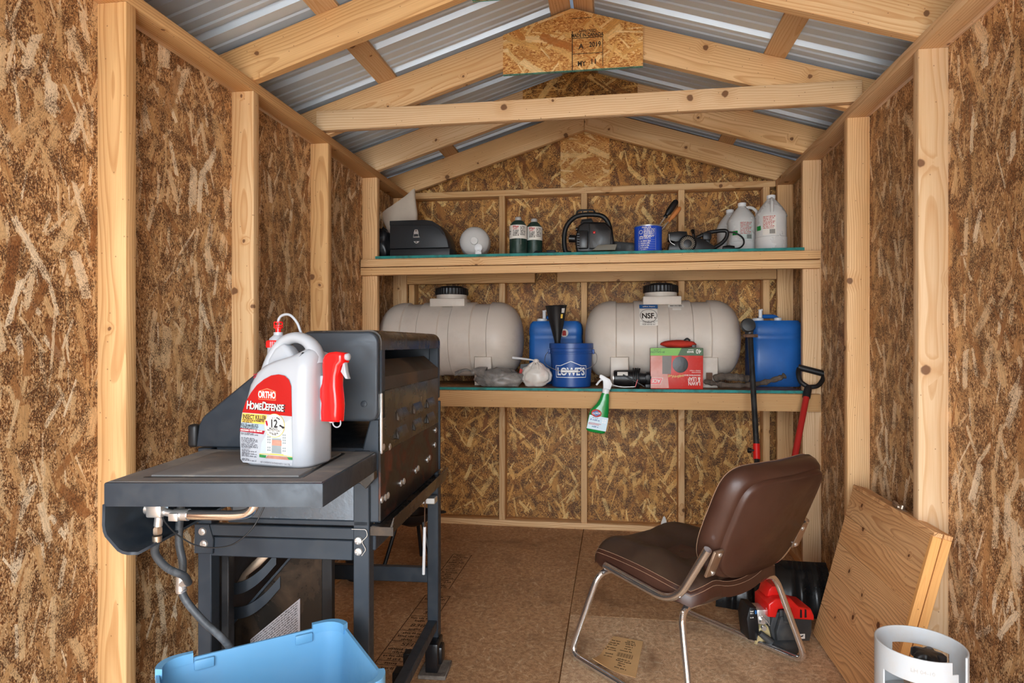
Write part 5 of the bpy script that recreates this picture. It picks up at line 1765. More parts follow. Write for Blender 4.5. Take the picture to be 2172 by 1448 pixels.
hs = [(325, 705), (396, 680), (468, 705), (468, 782), (325, 776)]
hb_ = flat('house_emblem', hs, plain('orange_red_emblem', srgb(232, 116, 84), 0.35), 0.0012, LB)
flat('emblem_edge', [(330, 711), (396, 688), (463, 711), (463, 777), (330, 771)], plain('bright_red_emblem', srgb(206, 44, 30), 0.35), 0.0015, hb_)
tx = lambda px, py, d=0.0018: (lambda x, y: (lx(px) + x, fy - d, lz(py) + y - 0.03 * x))
b = MB(); text_bm(b, 'ORTHO', 0.0205, tx(396, 762), 0.03, sx=0.62)
b.build('emblem_lettering', M['paper'], hb_)
b = MB()
text_bm(b, 'H', 0.0255, tx(222, 858), 0.022, 'LEFT', sx=0.66, slant=0.1); text_bm(b, 'OME', 0.0205, tx(253, 860), 0.022, 'LEFT', sx=0.70, slant=0.1, spacing=1.02)
text_bm(b, 'D', 0.0255, tx(352, 863), 0.022, 'LEFT', sx=0.66, slant=0.1); text_bm(b, 'EFENSE', 0.0205, tx(383, 864), 0.022, 'LEFT', sx=0.70, slant=0.1, spacing=1.02)
b.build('title_lettering', M['paper'], LB)
b = MB()
text_bm(b, 'H', 0.0262, tx(225, 861, 0.0014), 0.048, 'LEFT', sx=0.66, slant=0.1); text_bm(b, 'OME', 0.0212, tx(256, 863, 0.0014), 0.048, 'LEFT', sx=0.72, slant=0.1)
text_bm(b, 'D', 0.0262, tx(355, 866, 0.0014), 0.048, 'LEFT', sx=0.66, slant=0.1); text_bm(b, 'EFENSE', 0.0212, tx(386, 867, 0.0014), 0.048, 'LEFT', sx=0.72, slant=0.1)
text_bm(b, 'INSECT KILLER', 0.0135, tx(190, 942, 0.0014), 0.03, 'LEFT', sx=0.70)
text_bm(b, 'FOR INDOOR & PERIMETER', 0.0062, tx(188, 962, 0.0014), 0.03, 'LEFT', sx=0.76)
fine(b, tx(188, 975, 0.0014), 0.028, 0.003, 101)
text_bm(b, 'KILLS', 0.0105, tx(176, 1010, 0.0014), 0.02, 'LEFT', sx=0.62)
text_bm(b, 'COMMON', 0.0042, tx(222, 1002, 0.0014), 0.02, 'LEFT', sx=0.72)
text_bm(b, 'HOUSEHOLD', 0.0042, tx(222, 1012, 0.0014), 0.02, 'LEFT', sx=0.60)
text_bm(b, 'BUGS', 0.0105, tx(268, 1014, 0.0014), 0.02, 'LEFT', sx=0.66)
fine(b, tx(176, 1024, 0.0014), 0.045, 0.0028, 102)
b.build('dark_lettering', M['print_black'], LB)
b = MB()
text_bm(b, 'NON-STAINING · ODOR FREE · DRIES FAST', 0.0048, tx(174, 1046, 0.0016), 0.03, 'LEFT', sx=0.62)
b.build('band_lettering', M['paper'], LB)
b = MB()
for q, (py, w_) in enumerate(((1070, 0.034), (1080, 0.045), (1112, 0.038), (1124, 0.044), (1136, 0.046))):
    fine(b, tx(176, py, 0.0010), w_, 0.003, 110 + q)
text_bm(b, 'CAUTION', 0.0060, tx(176, 1152, 0.0010), 0.0, 'LEFT', sx=0.72)
fine(b, tx(224, 1152, 0.0010), 0.022, 0.0028, 120)
for q, py in enumerate((1164, 1176, 1186)):
    fine(b, tx(178, py, 0.0010), 0.044, 0.003, 121 + q)
text_bm(b, 'PRECAUCIÓN', 0.0060, tx(178, 1198, 0.0010), 0.0, 'LEFT', sx=0.66)
for q, py in enumerate((1212, 1222, 1234, 1244, 1254, 1264, 1290, 1300)):
    fine(b, tx(182, py, 0.0010), 0.040 if q % 2 else 0.020, 0.003, 130 + q)
text_bm(b, 'NET CONTENTS/CONTENIDO NETO 1 GAL/3.78L', 0.0062, tx(340, 1312, 0.0010), 0.0, 'LEFT', sx=0.56)
b.build('fine_print', M['print_grey'], LB)
# printed picture of a doorway
pc = flat('doorway_picture', [(380, 1085), (398, 1060), (596, 930), (604, 1270), (332, 1262), (350, 1140)], M['house_white'], 0.0008, LB)
flat('picture_path', [(436, 1100), (520, 1100), (534, 1226), (425, 1222)], M['house_grey'], 0.0011, pc)
flat('picture_porch', [(438, 1112), (518, 1114), (518, 1160), (436, 1158)], M['brick_print'], 0.0014, pc)
flat('picture_door', [(392, 1050), (436, 1070), (434, 1226), (388, 1220)], M['paper'], 0.0013, pc)
flat('picture_door', [(514, 1070), (558, 1040), (560, 1230), (516, 1222)], M['paper'], 0.0013, pc)
b = MB()
for x0 in (400, 416, 526, 541):
    for y0 in range(1060, 1200, 22):
        if y0 == 1148:
            continue
        b.prism([(lx(x0), lz(y0)), (lx(x0 + 11), lz(y0)), (lx(x0 + 11), lz(y0 + 16)), (lx(x0), lz(y0 + 16))], fy - 0.0020, fy - 0.0016)
b.build('picture_panes', M['house_grey'], pc)
flat('picture_lawn', [(332, 1240), (390, 1246), (384, 1268), (332, 1264)], M['lawn_print'], 0.0014, pc)
flat('picture_lawn', [(562, 1250), (605, 1250), (605, 1272), (575, 1272)], M['lawn_print'], 0.0014, pc)
flat('picture_bricks', [(400, 1244), (560, 1248), (578, 1274), (384, 1270)], M['brick_print'], 0.0015, pc)
flat('picture_edge', [(332, 1234), (424, 1232), (424, 1228), (532, 1230), (532, 1236), (604, 1244), (604, 1249), (528, 1241), (424, 1238), (332, 1240)], M['label_yellow'], 0.0017, pc)
N = 40
def disc(name, px, py, r, mat, d, parent, sx=1.0):
    return MB().prism([(lx(px) + r * sx * math.cos(2 * PI * k / N), lz(py) + r * math.sin(2 * PI * k / N)) for k in range(N)], fy - d, fy - d + 0.0004).build(name, mat, parent)
bd = disc('round_badge', 460, 992, 0.0262, M['label_yellow'], 0.0022, LB)
disc('badge_field', 460, 991, 0.0250, M['paper'], 0.0026, bd)
b = MB()
text_bm(b, 'UP TO', 0.0052, tx(457, 938, 0.0030), 0.02)
text_bm(b, '12', 0.0235, tx(456, 1004, 0.0030), 0.035, sx=0.86)
text_bm(b, 'MONTH', 0.0062, tx(455, 1025, 0.0030), 0.03)
text_bm(b, 'PROTECTION*', 0.0062, tx(457, 1042, 0.0030), 0.03, sx=0.86)
fine(b, tx(420, 1058, 0.0030), 0.024, 0.003, 140); fine(b, tx(440, 1070, 0.0030), 0.012, 0.003, 141)
b.build('badge_lettering', M['print_black'], bd)
b = MB()
b.prism([(lx(386), lz(955)), (lx(400), lz(950)), (lx(408), lz(985)), (lx(402), lz(1003)), (lx(392), lz(985))], fy - 0.0031, fy - 0.0027)
for k in range(3):
    b.box(lx(380), lx(412), fy - 0.0030, fy - 0.0027, lz(965 + k * 14), lz(963.5 + k * 14))
b.build('cockroach_picture', M['label_dark_red'], bd)
b = MB()
for px_, py_, r_ in ((510, 990, 0.0022), (522, 998, 0.0018), (533, 1004, 0.0026)):
    b.prism([(lx(px_) + r_ * 1.3 * math.cos(2 * PI * k / 12), lz(py_) + r_ * math.sin(2 * PI * k / 12)) for k in range(12)], fy - 0.0031, fy - 0.0027)
for k in range(3):
    b.box(lx(512 + k * 8), lx(513.2 + k * 8), fy - 0.0030, fy - 0.0027, lz(1020), lz(980))
b.prism([(lx(480), lz(918)), (lx(508), lz(935)), (lx(505), lz(944)), (lx(478), lz(926))], fy - 0.0031, fy - 0.0027)
b.build('ant_picture', M['print_black'], bd)
b = MB(); text_bm(b, 'TRIGGER', 0.006, lambda x, y: (-0.048 + x, -0.0475 - 0.010 * (x + 0.02) , 0.2005 + y + 0.15 * x), 0.03, sx=0.9)
text_bm(b, 'SPRAY', 0.006, lambda x, y: (-0.050 + x, -0.0480 - 0.010 * (x + 0.02), 0.1945 + y + 0.15 * x), 0.03, sx=0.9)
b.build('side_lettering', M['label_dark_red'], J)
# red trigger sprayer clipped to the right side
sxx = lambda px: 0.0875 + (px - 768) * 0.000262 + 0.001
szz = lambda py: (1318 - py) * 0.000262
out = [(790, 945), (786, 860), (792, 790), (778, 740), (778, 670), (798, 620), (806, 560), (802, 470), (806, 420), (826, 378), (866, 356), (930, 350), (992, 360), (1002, 384), (1002, 440), (966, 474), (946, 560), (944, 640), (954, 720), (960, 800), (956, 880), (950, 945)]
b = MB().prism([(sxx(a), szz(c)) for a, c in out], -0.020, 0.016, bev=0.008, seg=3)
sp = b.build('sprayer', M['sprayer_red'], J, ang=50, label='glossy red trigger sprayer')
b = MB().lathe([(0.007, 0), (0.008, 0.003), (0.008, 0.008), (0.005, 0.010)], 14, M=TR(sxx(998), -0.002, szz(395)) @ RY(R(90)))
b.build('nozzle', M['bottle_white'], sp)
b = MB().prism([(sxx(962), szz(520)), (sxx(985), szz(450)), (sxx(1000), szz(440)), (sxx(1012), szz(520)), (sxx(1032), szz(580)), (sxx(1008), szz(580)), (sxx(990), szz(555))], -0.009, 0.005, bev=0.002)
b.build('trigger', M['bottle_white'], sp)
b = MB().tube([(sxx(915) + 0.010 * math.cos(2 * PI * k / 20), -0.004, szz(955) + 0.010 * math.sin(2 * PI * k / 20)) for k in range(20)], 0.0016, 6, closed=True)
b.lathe([(0.006, 0), (0.006, 0.006)], 12, M=TR(sxx(866), -0.004, szz(955)))
b.build('hang_ring', M['bottle_white'], sp)
MB().box(0.084, 0.096, -0.008, 0.006, 0.10, 0.20, bev=0.003).build('sprayer_mount', M['bottle_white'], J)

# ------------------------------------------------------------------ light blue tub in the foreground
TB = thing('plastic_tub', 'empty light blue plastic tub on the floor in front of the grill legs', 'tub', (-0.706, 1.207, 0.0), (0, 0, R(40.8)))
b = MB()
W_, D_, H_ = 0.405, 0.345, 0.470
out = []
prof = [(0.80, 0.0), (0.84, 0.006), (0.955, H_ - 0.070), (0.960, H_ - 0.05), (0.985, H_ - 0.046), (0.990, H_ - 0.006), (0.985, H_), (0.955, H_), (0.945, H_ - 0.012), (0.935, H_ - 0.05), (0.82, 0.010), (0.5, 0.009)]
for s, z in prof:
    out.append([(px, py, z) for px, py in rrect(W_ * s, D_ * s, 0.045 * s, 6)])
b.ring_loft(out)
b.build('tub_body', M['tub_blue'], TB, ang=45)
# raised corner pieces of the rim
for sx, sy in ((1, 1), (-1, 1), (1, -1), (-1, -1)):
    b = MB()
    seg = [(px, py) for px, py in rrect(W_ * 0.992, D_ * 0.992, 0.045, 8)]
    inn = [(px, py) for px, py in rrect(W_ * 0.930, D_ * 0.930, 0.042, 8)]
    ids = [i for i, (px, py) in enumerate(seg) if px * sx > W_ / 2 - 0.052 and py * sy > D_ / 2 - 0.052]
    ids.sort(key=lambda i: math.atan2(seg[i][1], seg[i][0]) if sx > 0 else math.atan2(seg[i][1], -seg[i][0]))
    ex = [(sx * (W_ / 2 - 0.10), sy * D_ * 0.496), None]
    po = [seg[i] for i in ids]; pi = [inn[i] for i in ids]
    if sy > 0:
        po.append((sx * (W_ / 2 - 0.075), sy * D_ * 0.496)); pi.append((sx * (W_ / 2 - 0.075), sy * D_ * 0.465))
    else:
        po.insert(0, (sx * (W_ / 2 - 0.075), sy * D_ * 0.496)); pi.insert(0, (sx * (W_ / 2 - 0.075), sy * D_ * 0.465))
    rings = []
    for (ax, ay), (bx_, by_) in zip(po, pi):
        rings.append([(ax, ay, H_ - 0.010), (ax, ay, H_ + 0.010), (ax * 0.985 + bx_ * 0.015, ay * 0.985 + by_ * 0.015, H_ + 0.013), (bx_, by_, H_ + 0.012), (bx_, by_, H_ - 0.010)])
    b.ring_loft(rings)
    b.build('rim_corner', M['tub_blue'], TB, ang=45)
for x0 in (0.086, -0.126):
    MB().box(x0, x0 + 0.040, 0.1545, 0.162, H_ - 0.026, H_ - 0.004, bev=0.003).build('grip_notch', M['tub_blue'], TB)

# ------------------------------------------------------------------ brown lounge chair
CH = thing('lounge_chair', 'low brown leatherette chair on chrome sled legs, its back to the door', 'chair', (0.27, 2.33, 0), (0, 0, R(44.43)))
# local: x across the chair (to its right), y forward
def lerp(a, b, t): return a + (b - a) * t
b = MB()
NX, NY = 25, 23
def seat_pt(i, k):
    u, v = i / (NX - 1) * 2 - 1, k / (NY - 1)
    r = 0.10
    hwid = 0.252
    x = u * hwid
    y0, y1 = -0.215, 0.262
    # rounded corners
    y = lerp(y0, y1, v)
    fy_ = 1.0
    edge = max(0, abs(u) - 0.72) / 0.28
    y = lerp(y, lerp(y0, y1, 0.5), 0.10 * edge ** 2)
    vv_ = abs(v * 2 - 1)
    edgev = max(0, vv_ - 0.74) / 0.26
    x *= 1 - 0.10 * edgev ** 2
    z = 0.418 - 0.022 * (1 - v)
    z += 0.012 * math.sin(v * PI * 0.9)
    dimp = math.exp(-((x - 0.0) ** 2 + (y - 0.03) ** 2) / 0.0030)
    z -= 0.052 * dimp
    z -= 0.020 * math.exp(-((x) ** 2) / 0.012) * (1 - v) * 0.8
    # pulled pleats running from the button
    an = math.atan2(y - 0.03, x)
    rr_ = math.hypot(x, y - 0.03)
    z += 0.006 * math.cos(an * 4) * math.exp(-((rr_ - 0.10) / 0.07) ** 2)
    z -= 0.014 * (edge ** 2.2) + 0.022 * (edgev ** 2.2 if v > 0.5 else edgev ** 2.5 * 0.5)
    z += 0.012 * math.exp(-((abs(u) - 0.62) / 0.2) ** 2)
    return Vector((x, y, z))
b.grid([[seat_pt(i, k) for i in range(NX)] for k in range(NY)])
b.build('seat_top', M['leather_worn'], CH, ang=80)
# seat side band and underside
def seat_rim(f, z_of):
    pts = []
    for k in range(NY): pts.append(seat_pt(0, k))
    for i in range(1, NX): pts.append(seat_pt(i, NY - 1))
    for k in range(NY - 2, -1, -1): pts.append(seat_pt(NX - 1, k))
    for i in range(NX - 2, 0, -1): pts.append(seat_pt(i, 0))
    out = []
    for p in pts:
        c = Vector((0, 0.02, 0))
        q = Vector((p.x, p.y, 0))
        d = (q - c)
        q = c + d * f
        out.append(Vector((q.x, q.y, z_of(p))))
    return out
b = MB()
b.ring_loft([seat_rim(1.0, lambda p: p.z), seat_rim(1.028, lambda p: p.z - 0.016), seat_rim(1.032, lambda p: p.z - 0.048), seat_rim(1.005, lambda p: lerp(0.338, 0.346, (p.y + 0.215) / 0.47)), seat_rim(0.93, lambda p: lerp(0.318, 0.336, (p.y + 0.215) / 0.47)), seat_rim(0.75, lambda p: lerp(0.306, 0.330, (p.y + 0.215) / 0.47)), seat_rim(0.4, lambda p: 0.312)], cap=True)
b.build('seat_base', M['leather'], CH, ang=60)
b = MB()
for f_, dz in ((1.004, 0.0006), (1.0275, -0.0125)):
    ring = seat_rim(f_, lambda p: p.z + dz)
    b.tube(ring, 0.0009, 5, closed=True)
b.build('seat_stitching', M['stitch'], CH)
b = MB().lathe([(0.011, 0), (0.010, 0.004), (0.004, 0.006)], 14, M=TR(0.0, 0.03, 0.392))
b.build('seat_button', M['leather_worn'], CH)

# backrest: cushion with a raised rear panel
def back_outline(n=44, s=1.0, grow=0.0):
    """superellipse-like outline: wide top, narrower rounded bottom; (x, t) with t along the back's height"""
    pts = []
    for k in range(n):
        a = 2 * PI * k / n
        ca, sa = math.cos(a), math.sin(a)
        e = 0.36
        x = math.copysign(abs(ca) ** e, ca) * 0.248
        t = math.copysign(abs(sa) ** e, sa)
        if sa < 0:
            x *= 1 - 0.16 * abs(sa) ** 1.5
            t = -abs(sa) ** 0.62
        pts.append((x * s, 0.5 + t * 0.5 * s))
    return pts
PB, PT_ = Vector((0, -0.190, 0.418)), Vector((0, -0.350, 0.795))       # front face, bottom to top
up_ = (PT_ - PB)
bl = up_.length
upn = up_.normalized()
nb = Vector((0, -upn.z, upn.y))                                       # out of the rear face
if nb.y > 0: nb = -nb
def bp(x, t, d):
    # gentle wrap: the sides come forward
    w = -0.10 * x * x / 0.0625 * 0.25
    return PB + upn * (t * bl) + nb * (d + w) + Vector((x, 0, 0))
rings = []
for s, d in ((0.86, -0.006), (0.96, 0.002), (1.0, 0.018), (0.995, 0.040), (0.955, 0.062), (0.905, 0.070)):
    rings.append([bp(x, t, d) for x, t in back_outline(48, s)])
b = MB().ring_loft(rings)
b.build('backrest', M['leather'], CH, ang=60)
b = MB()
rings = []
for s, d in ((0.900, 0.066), (0.890, 0.080), (0.865, 0.086)):
    rings.append([bp(x * 0.985, t, d) for x, t in back_outline(48, s)])
b.ring_loft(rings)
b.build('back_panel', M['leather'], CH, ang=50)
b = MB()
b.tube([bp(x, t, 0.0035) for x, t in back_outline(64, 0.967)], 0.0012, 5, closed=True)
b.build('back_stitching', M['stitch'], CH)

# chrome sled base and the two side rails that carry the back
for s in (-1, 1):
    zs = 0.0
    pts = [(s * 0.12, 0.185, 0.318), (s * 0.265, 0.190, 0.330), (s * 0.318, 0.285, 0.013), (s * 0.318, -0.270, 0.013), (s * 0.258, -0.178, 0.322), (s * 0.12, -0.170, 0.312)]
    MB().tube(fillet(pts, 0.055, 7), 0.0115, 14).build('sled_leg', M['chrome'], CH)
    pts = [(s * 0.272, 0.150, 0.366), (s * 0.272, -0.165, 0.334), (s * 0.272, -0.292, 0.540)]
    MB().tube(fillet(pts, 0.085, 9), 0.0130, 14).build('side_rail', M['chrome'], CH)
    b = MB()
    m = frame_mtx((s * 0.236, -0.286, 0.485), (0, -0.385, 0.923), (0, -0.923, -0.385))
    b.box(-0.042, 0.052, -0.022, 0.022, -0.006, 0.004, M=m, bev=0.003)
    pl_ = b.build('back_plate', M['brass'], CH)
    for q in (-0.030, 0.038):
        b = MB().lathe([(0.0075, 0.003), (0.007, 0.007), (0.003, 0.009)], 12, M=m @ TR(q, s * 0.006, 0.0))
        b.build('plate_screw', M['steel'], pl_)
MB().tube([(-0.13, 0.186, 0.318), (0.13, 0.186, 0.318)], 0.0115, 12).build('cross_tube', M['chrome'], CH)
MB().tube([(-0.13, -0.170, 0.312), (0.13, -0.170, 0.312)], 0.0115, 12).build('cross_tube', M['chrome'], CH)

# ------------------------------------------------------------------ folded cedar table leaning on the right wall
lean = math.atan2(0.150, 0.585)
CD = thing('folding_table', 'folded cedar table top of broad planks leaning against the right wall studs', 'table', (0.795, 2.61, 0.0))
cm = frame_mtx((0, 0, 0.012), (0, -1, 0), (-math.cos(lean), 0, math.sin(lean)))   # local x toward the door, y down..., z out of the face
# build in explicit axes: a along -Y (to the door), h up the lean, n out of the face
A_ = Vector((0, -1, 0)); Hh = Vector((math.sin(lean), 0, math.cos(lean))); Nn = Vector((-math.cos(lean), 0, math.sin(lean)))
def cpl(a, h, n): return A_ * a + Hh * h + Nn * n
LW, LH = 0.625, 0.600
for leaf, n0 in ((0, 0.004), (1, -0.024)):
    hs_ = [0.0, 0.125, 0.262, 0.378, 0.490, LH]
    for q in range(5):
        m = Matrix((A_, Nn, Hh)).transposed().to_4x4()
        m.translation = cpl(0, hs_[q], n0) + Vector((0, 0, 0.006))
        MB().box(0, LW - 0.016, -0.011, 0.011, 0.0006, hs_[q + 1] - hs_[q] - 0.0002, bev=0.0005, seg=1).build('plank', M['cedar'], CD, M=m)
    m = Matrix((Hh, Nn, -A_)).transposed().to_4x4()
    m.translation = cpl(LW - 0.008, 0, n0) + Vector((0, 0, 0.006))
    MB().box(0, LH, -0.0125, 0.0125, -0.008, 0.008, bev=0.0012, seg=1).build('edge_strip', M['birch'], CD, M=m)
    m = Matrix((A_, Nn, Hh)).transposed().to_4x4()
    m.translation = cpl(0, LH, n0) + Vector((0, 0, 0.006))
    MB().box(0, LW, -0.0125, 0.0125, 0, 0.014, bev=0.0012, seg=1).build('edge_strip', M['cedar'], CD, M=m)
b = MB()
m = Matrix((A_, Nn, Hh)).transposed().to_4x4(); m.translation = cpl(0.33, LH + 0.014, -0.008) + Vector((0, 0, 0.006))
b.box(-0.035, 0.035, -0.016, 0.004, 0, 0.003, M=m, bev=0.001, seg=1)
b.box(-0.022, 0.022, -0.012, 0.012, 0.002, 0.010, M=m, bev=0.002)
b.tube([m @ Vector(p) for p in ((-0.02, 0.010, 0.012), (0.0, 0.016, 0.018), (0.02, 0.010, 0.012))], 0.004, 8)
b.lathe([(0.007, 0), (0.007, 0.012)], 10, M=m @ TR(-0.024, 0.0, 0.004)).lathe([(0.007, 0), (0.007, 0.012)], 10, M=m @ TR(0.026, 0.0, 0.004))
b.build('latch', M['brass'], CD, label='brassy draw latch on the top edge')

# ------------------------------------------------------------------ propane cylinder, bottom right
PC = thing('propane_tank', 'white propane tank with round collar and black valve knob, in front of the cedar table', 'gas cylinder', (0.712, 1.583, 0.0), (0, 0, R(-14)))
b = MB()
b.lathe([(0.10, 0.0), (0.105, 0.004), (0.105, 0.03), (0.10, 0.034), (0.135, 0.05), (0.152, 0.085), (0.155, 0.12), (0.155, 0.215), (0.152, 0.25), (0.135, 0.29), (0.10, 0.318), (0.05, 0.332), (0.022, 0.336), (0.022, 0.352)], 40)
b.build('tank_body', M['cyl_white'], PC)
b = MB()
Rc, z0, z1 = 0.092, 0.318, 0.456
NA, NZ = 72, 10
def hole(a, z):
    a = (a + 180) % 360 - 180
    u = (z - z0) / (z1 - z0)
    if abs(a - 80) < 38 and 0.34 < u < 0.70: return True          # far window
    if -150 < a < -62 and 0.22 < u < 0.60: return True             # near window
    if -52 < a < -28 and u > 0.22: return True                     # the gap
    if -62 <= a <= -52 and u > 0.76: return True
    return False
vmap = {}
def cv(i, k):
    key = (i % NA, k)
    if key not in vmap:
        a = R(360 * i / NA); z = z0 + (z1 - z0) * k / NZ
        vmap[key] = b.bm.verts.new((Rc * math.cos(a), Rc * math.sin(a), z))
    return vmap[key]
for i in range(NA):
    for k in range(NZ):
        if not hole(360 * (i + 0.5) / NA, z0 + (z1 - z0) * (k + 0.5) / NZ):
            b.bm.faces.new((cv(i, k), cv(i + 1, k), cv(i + 1, k + 1), cv(i, k + 1)))
co = b.build('collar', M['cyl_white'], PC, ang=60)
md = co.modifiers.new('thickness', 'SOLIDIFY'); md.thickness = 0.0045; md.offset = 0
md = co.modifiers.new('round', 'BEVEL'); md.width = 0.0015; md.segments = 2; md.limit_method = 'ANGLE'
b = MB()
gs = lambda x_, z_: (lambda u, v: ((Rc + 0.0032) * math.cos(R(-106) + (x_ + u) / Rc), (Rc + 0.0032) * math.sin(R(-106) + (x_ + u) / Rc), z_ + v))
text_bm(b, 'LH 04-10', 0.012, gs(0.014, 0.425), 0.0)
b.build('stamped_date', plain('stamped_grey', srgb(168, 164, 158), 0.6), co)
b = MB().lathe([(0.014, 0.34), (0.016, 0.36), (0.012, 0.365), (0.012, 0.41)], 16, M=TR(0.012, 0.0, 0))
b.tube([(0.012, 0, 0.368), (-0.03, -0.02, 0.368)], 0.013, 12)
b.build('valve', M['brass'], PC)
b = MB()
N = 60
rings = []
for s, z in ((0.45, 0.395), (0.55, 0.410), (0.62, 0.416), (0.98, 0.421), (1.0, 0.427), (0.98, 0.436), (0.80, 0.441), (0.3, 0.442)):
    rings.append([((0.031 + 0.007 * math.cos(5 * 2 * PI * k / N)) * s * math.cos(2 * PI * k / N), (0.031 + 0.007 * math.cos(5 * 2 * PI * k / N)) * s * math.sin(2 * PI * k / N), z) for k in range(N)])
b.ring_loft(rings, M=TR(0.014, 0, 0) @ RX(R(1)))
b.build('valve_knob', M['black_plastic'], PC, ang=40)

# ------------------------------------------------------------------ string trimmer: engine on the floor, shaft leaning on the shelf
TRM = thing('string_trimmer', 'red and black string trimmer, engine on the floor and long shaft leaning on the shelf', 'string trimmer', (0.625, 2.545, 0.0))
o = Vector((0.625, 2.545, 0.0))
P0 = Vector((0.600, 2.60, 0.20)) - o
Pm = Vector((0.654, 2.965, 0.632)) - o
Pj = Vector((0.666, 3.035, 0.715)) - o
P1 = Vector((0.675, 3.300, 1.245)) - o
pa = Vector((0.660, 2.995, 0.668)) - o
# slightly cranked shaft: lower tube, coupling, upper tube up to the gear head
top = Vector((0.682, 3.285, 1.215)) - o
cpl0 = Vector((0.664, 3.05, 0.615)) - o
cpl1 = Vector((0.667, 3.072, 0.683)) - o
MB().tube([P0, cpl0], 0.0125, 12).build('lower_shaft', M['shaft_black'], TRM)
MB().tube([cpl0, cpl1], 0.0165, 14).build('coupling', M['red_plastic'], TRM, label='red shaft coupling')
kx = (cpl0 + cpl1) / 2
b = MB().lathe([(0.005, 0), (0.005, 0.012), (0.012, 0.013), (0.013, 0.026), (0.010, 0.030)], 10, M=TR(kx.x - 0.012, kx.y - 0.004, kx.z + 0.006) @ RY(R(-90)))
b.build('coupling_knob', M['black_plastic'], TRM)
MB().tube([cpl1, top], [0.0135, 0.0135], 12).build('upper_shaft', M['shaft_black'], TRM)
b = MB()
b.lathe([(0.010, -0.022), (0.032, -0.018), (0.038, 0.0), (0.032, 0.018), (0.012, 0.024)], 22, M=TR(top.x - 0.010, top.y - 0.004, top.z + 0.032) @ RX(R(78)))
b.tube([top - Vector((0, 0, 0.02)), top + Vector((-0.004, 0, 0.03))], [0.017, 0.020], 12)
b.build('gear_head', M['engine_grey'], TRM)
b = MB().box(-0.036, 0.034, -0.012, 0.012, -0.010, 0.006, bev=0.003)
b.ball((-0.026, -0.012, -0.002), 0.005, 8).ball((0.022, -0.012, -0.002), 0.005, 8)
b.build('head_clamp', M['rust'], TRM, M=TR(top.x, top.y - 0.014, top.z - 0.018))
# engine, seen from behind
E0 = Matrix.Translation((0, 0, 0)) @ RZ(R(12)) @ RX(R(0))
b = MB()
b.prism([(-0.035, 0.02), (0.11, 0.02), (0.118, 0.06), (0.118, 0.13), (0.09, 0.145), (-0.035, 0.135), (-0.05, 0.08)], -0.055, 0.06, bev=0.010, M=E0)
b.prism([(-0.030, 0.035), (0.040, 0.035), (0.046, 0.06), (0.032, 0.128), (-0.016, 0.128), (-0.034, 0.07)], -0.075, -0.05, bev=0.008, M=E0)
b.build('engine_block', M['engine_grey'], TRM)
b = MB()
b.prism([(-0.060, 0.122), (-0.030, 0.118), (-0.020, 0.150), (0.028, 0.152), (0.036, 0.112), (0.120, 0.104), (0.120, 0.122), (0.108, 0.148), (0.060, 0.158), (0.046, 0.172), (0.030, 0.188), (-0.030, 0.192), (-0.060, 0.172)], -0.066, 0.06, bev=0.008, seg=3, M=E0)
b.prism([(-0.050, 0.185), (0.010, 0.187), (0.012, 0.222), (-0.028, 0.226), (-0.040, 0.214)], -0.030, 0.05, bev=0.008, M=E0)
rc = b.build('engine_cover', M['red_plastic'], TRM, label='red engine cover')
b = MB()
for x in (0.062, 0.080):
    b.prism([(x, 0.118), (x + 0.008, 0.118), (x + 0.007, 0.148), (x + 0.001, 0.150)], -0.0675, -0.060, M=E0)
b.build('vent_slot', M['black_rubber'], rc)
b = MB().box(-0.018, 0.026, -0.070, -0.060, 0.106, 0.150, M=E0, bev=0.006)
b.lathe([(0.014, 0), (0.013, 0.008), (0.006, 0.012)], 14, M=E0 @ TR(0.006, -0.070, 0.112) @ RX(R(90)))
b.prism([(-0.006, 0.112), (0.012, 0.108), (0.002, 0.150), (-0.010, 0.154)], -0.082, -0.070, bev=0.003, M=E0)
b.build('starter_grip', M['engine_grey'], TRM)
b = MB()
b.prism([(-0.126, 0.028), (-0.094, 0.022), (-0.084, 0.06), (-0.090, 0.12), (-0.096, 0.150), (-0.124, 0.154), (-0.136, 0.11)], -0.045, 0.045, bev=0.008, M=E0)
af = b.build('air_filter', M['black_plastic'], TRM)
b = MB()
for q, z in enumerate((0.136, 0.128, 0.112)):
    fine(b, (lambda z: lambda x, y: tuple(E0 @ Vector((-0.122 + x, -0.0456, z + y))))(z), 0.014, 0.005, 150 + q)
b.build('lettering', M['paper'], af)
MB().box(-0.104, -0.098, -0.048, -0.044, 0.128, 0.142, M=E0).build('blue_lever', M['blue_print'], TRM, label='small blue choke lever')
b = MB()
b.box(-0.092, -0.045, -0.040, 0.03, 0.085, 0.14, M=E0, bev=0.004)
b.lathe([(0.010, 0), (0.010, 0.014)], 12, M=E0 @ TR(-0.076, -0.040, 0.10) @ RX(R(90))).lathe([(0.009, 0), (0.009, 0.012)], 12, M=E0 @ TR(-0.070, -0.040, 0.074) @ RX(R(90)))
b.tube([E0 @ Vector(p) for p in ((-0.078, -0.05, 0.12), (-0.06, -0.054, 0.10), (-0.05, -0.054, 0.086))], 0.002, 6)
b.tube([E0 @ Vector(p) for p in ((-0.060, -0.046, 0.15), (-0.052, -0.054, 0.12), (-0.050, -0.05, 0.086))], 0.0016, 6)
b.build('carburettor', M['steel'], TRM)
b = MB().prism([(-0.098, 0.006), (-0.02, 0.004), (-0.020, 0.05), (-0.055, 0.084), (-0.090, 0.066)], -0.04, 0.045, bev=0.010, M=E0)
b.build('fuel_tank', M['fuel_tank'], TRM)
b = MB().tube([E0 @ Vector(p) for p in ((-0.088, -0.052, 0.058), (-0.046, -0.062, 0.026))], [0.011, 0.014], 10)
b.build('throttle_lever', M['engine_grey'], TRM)
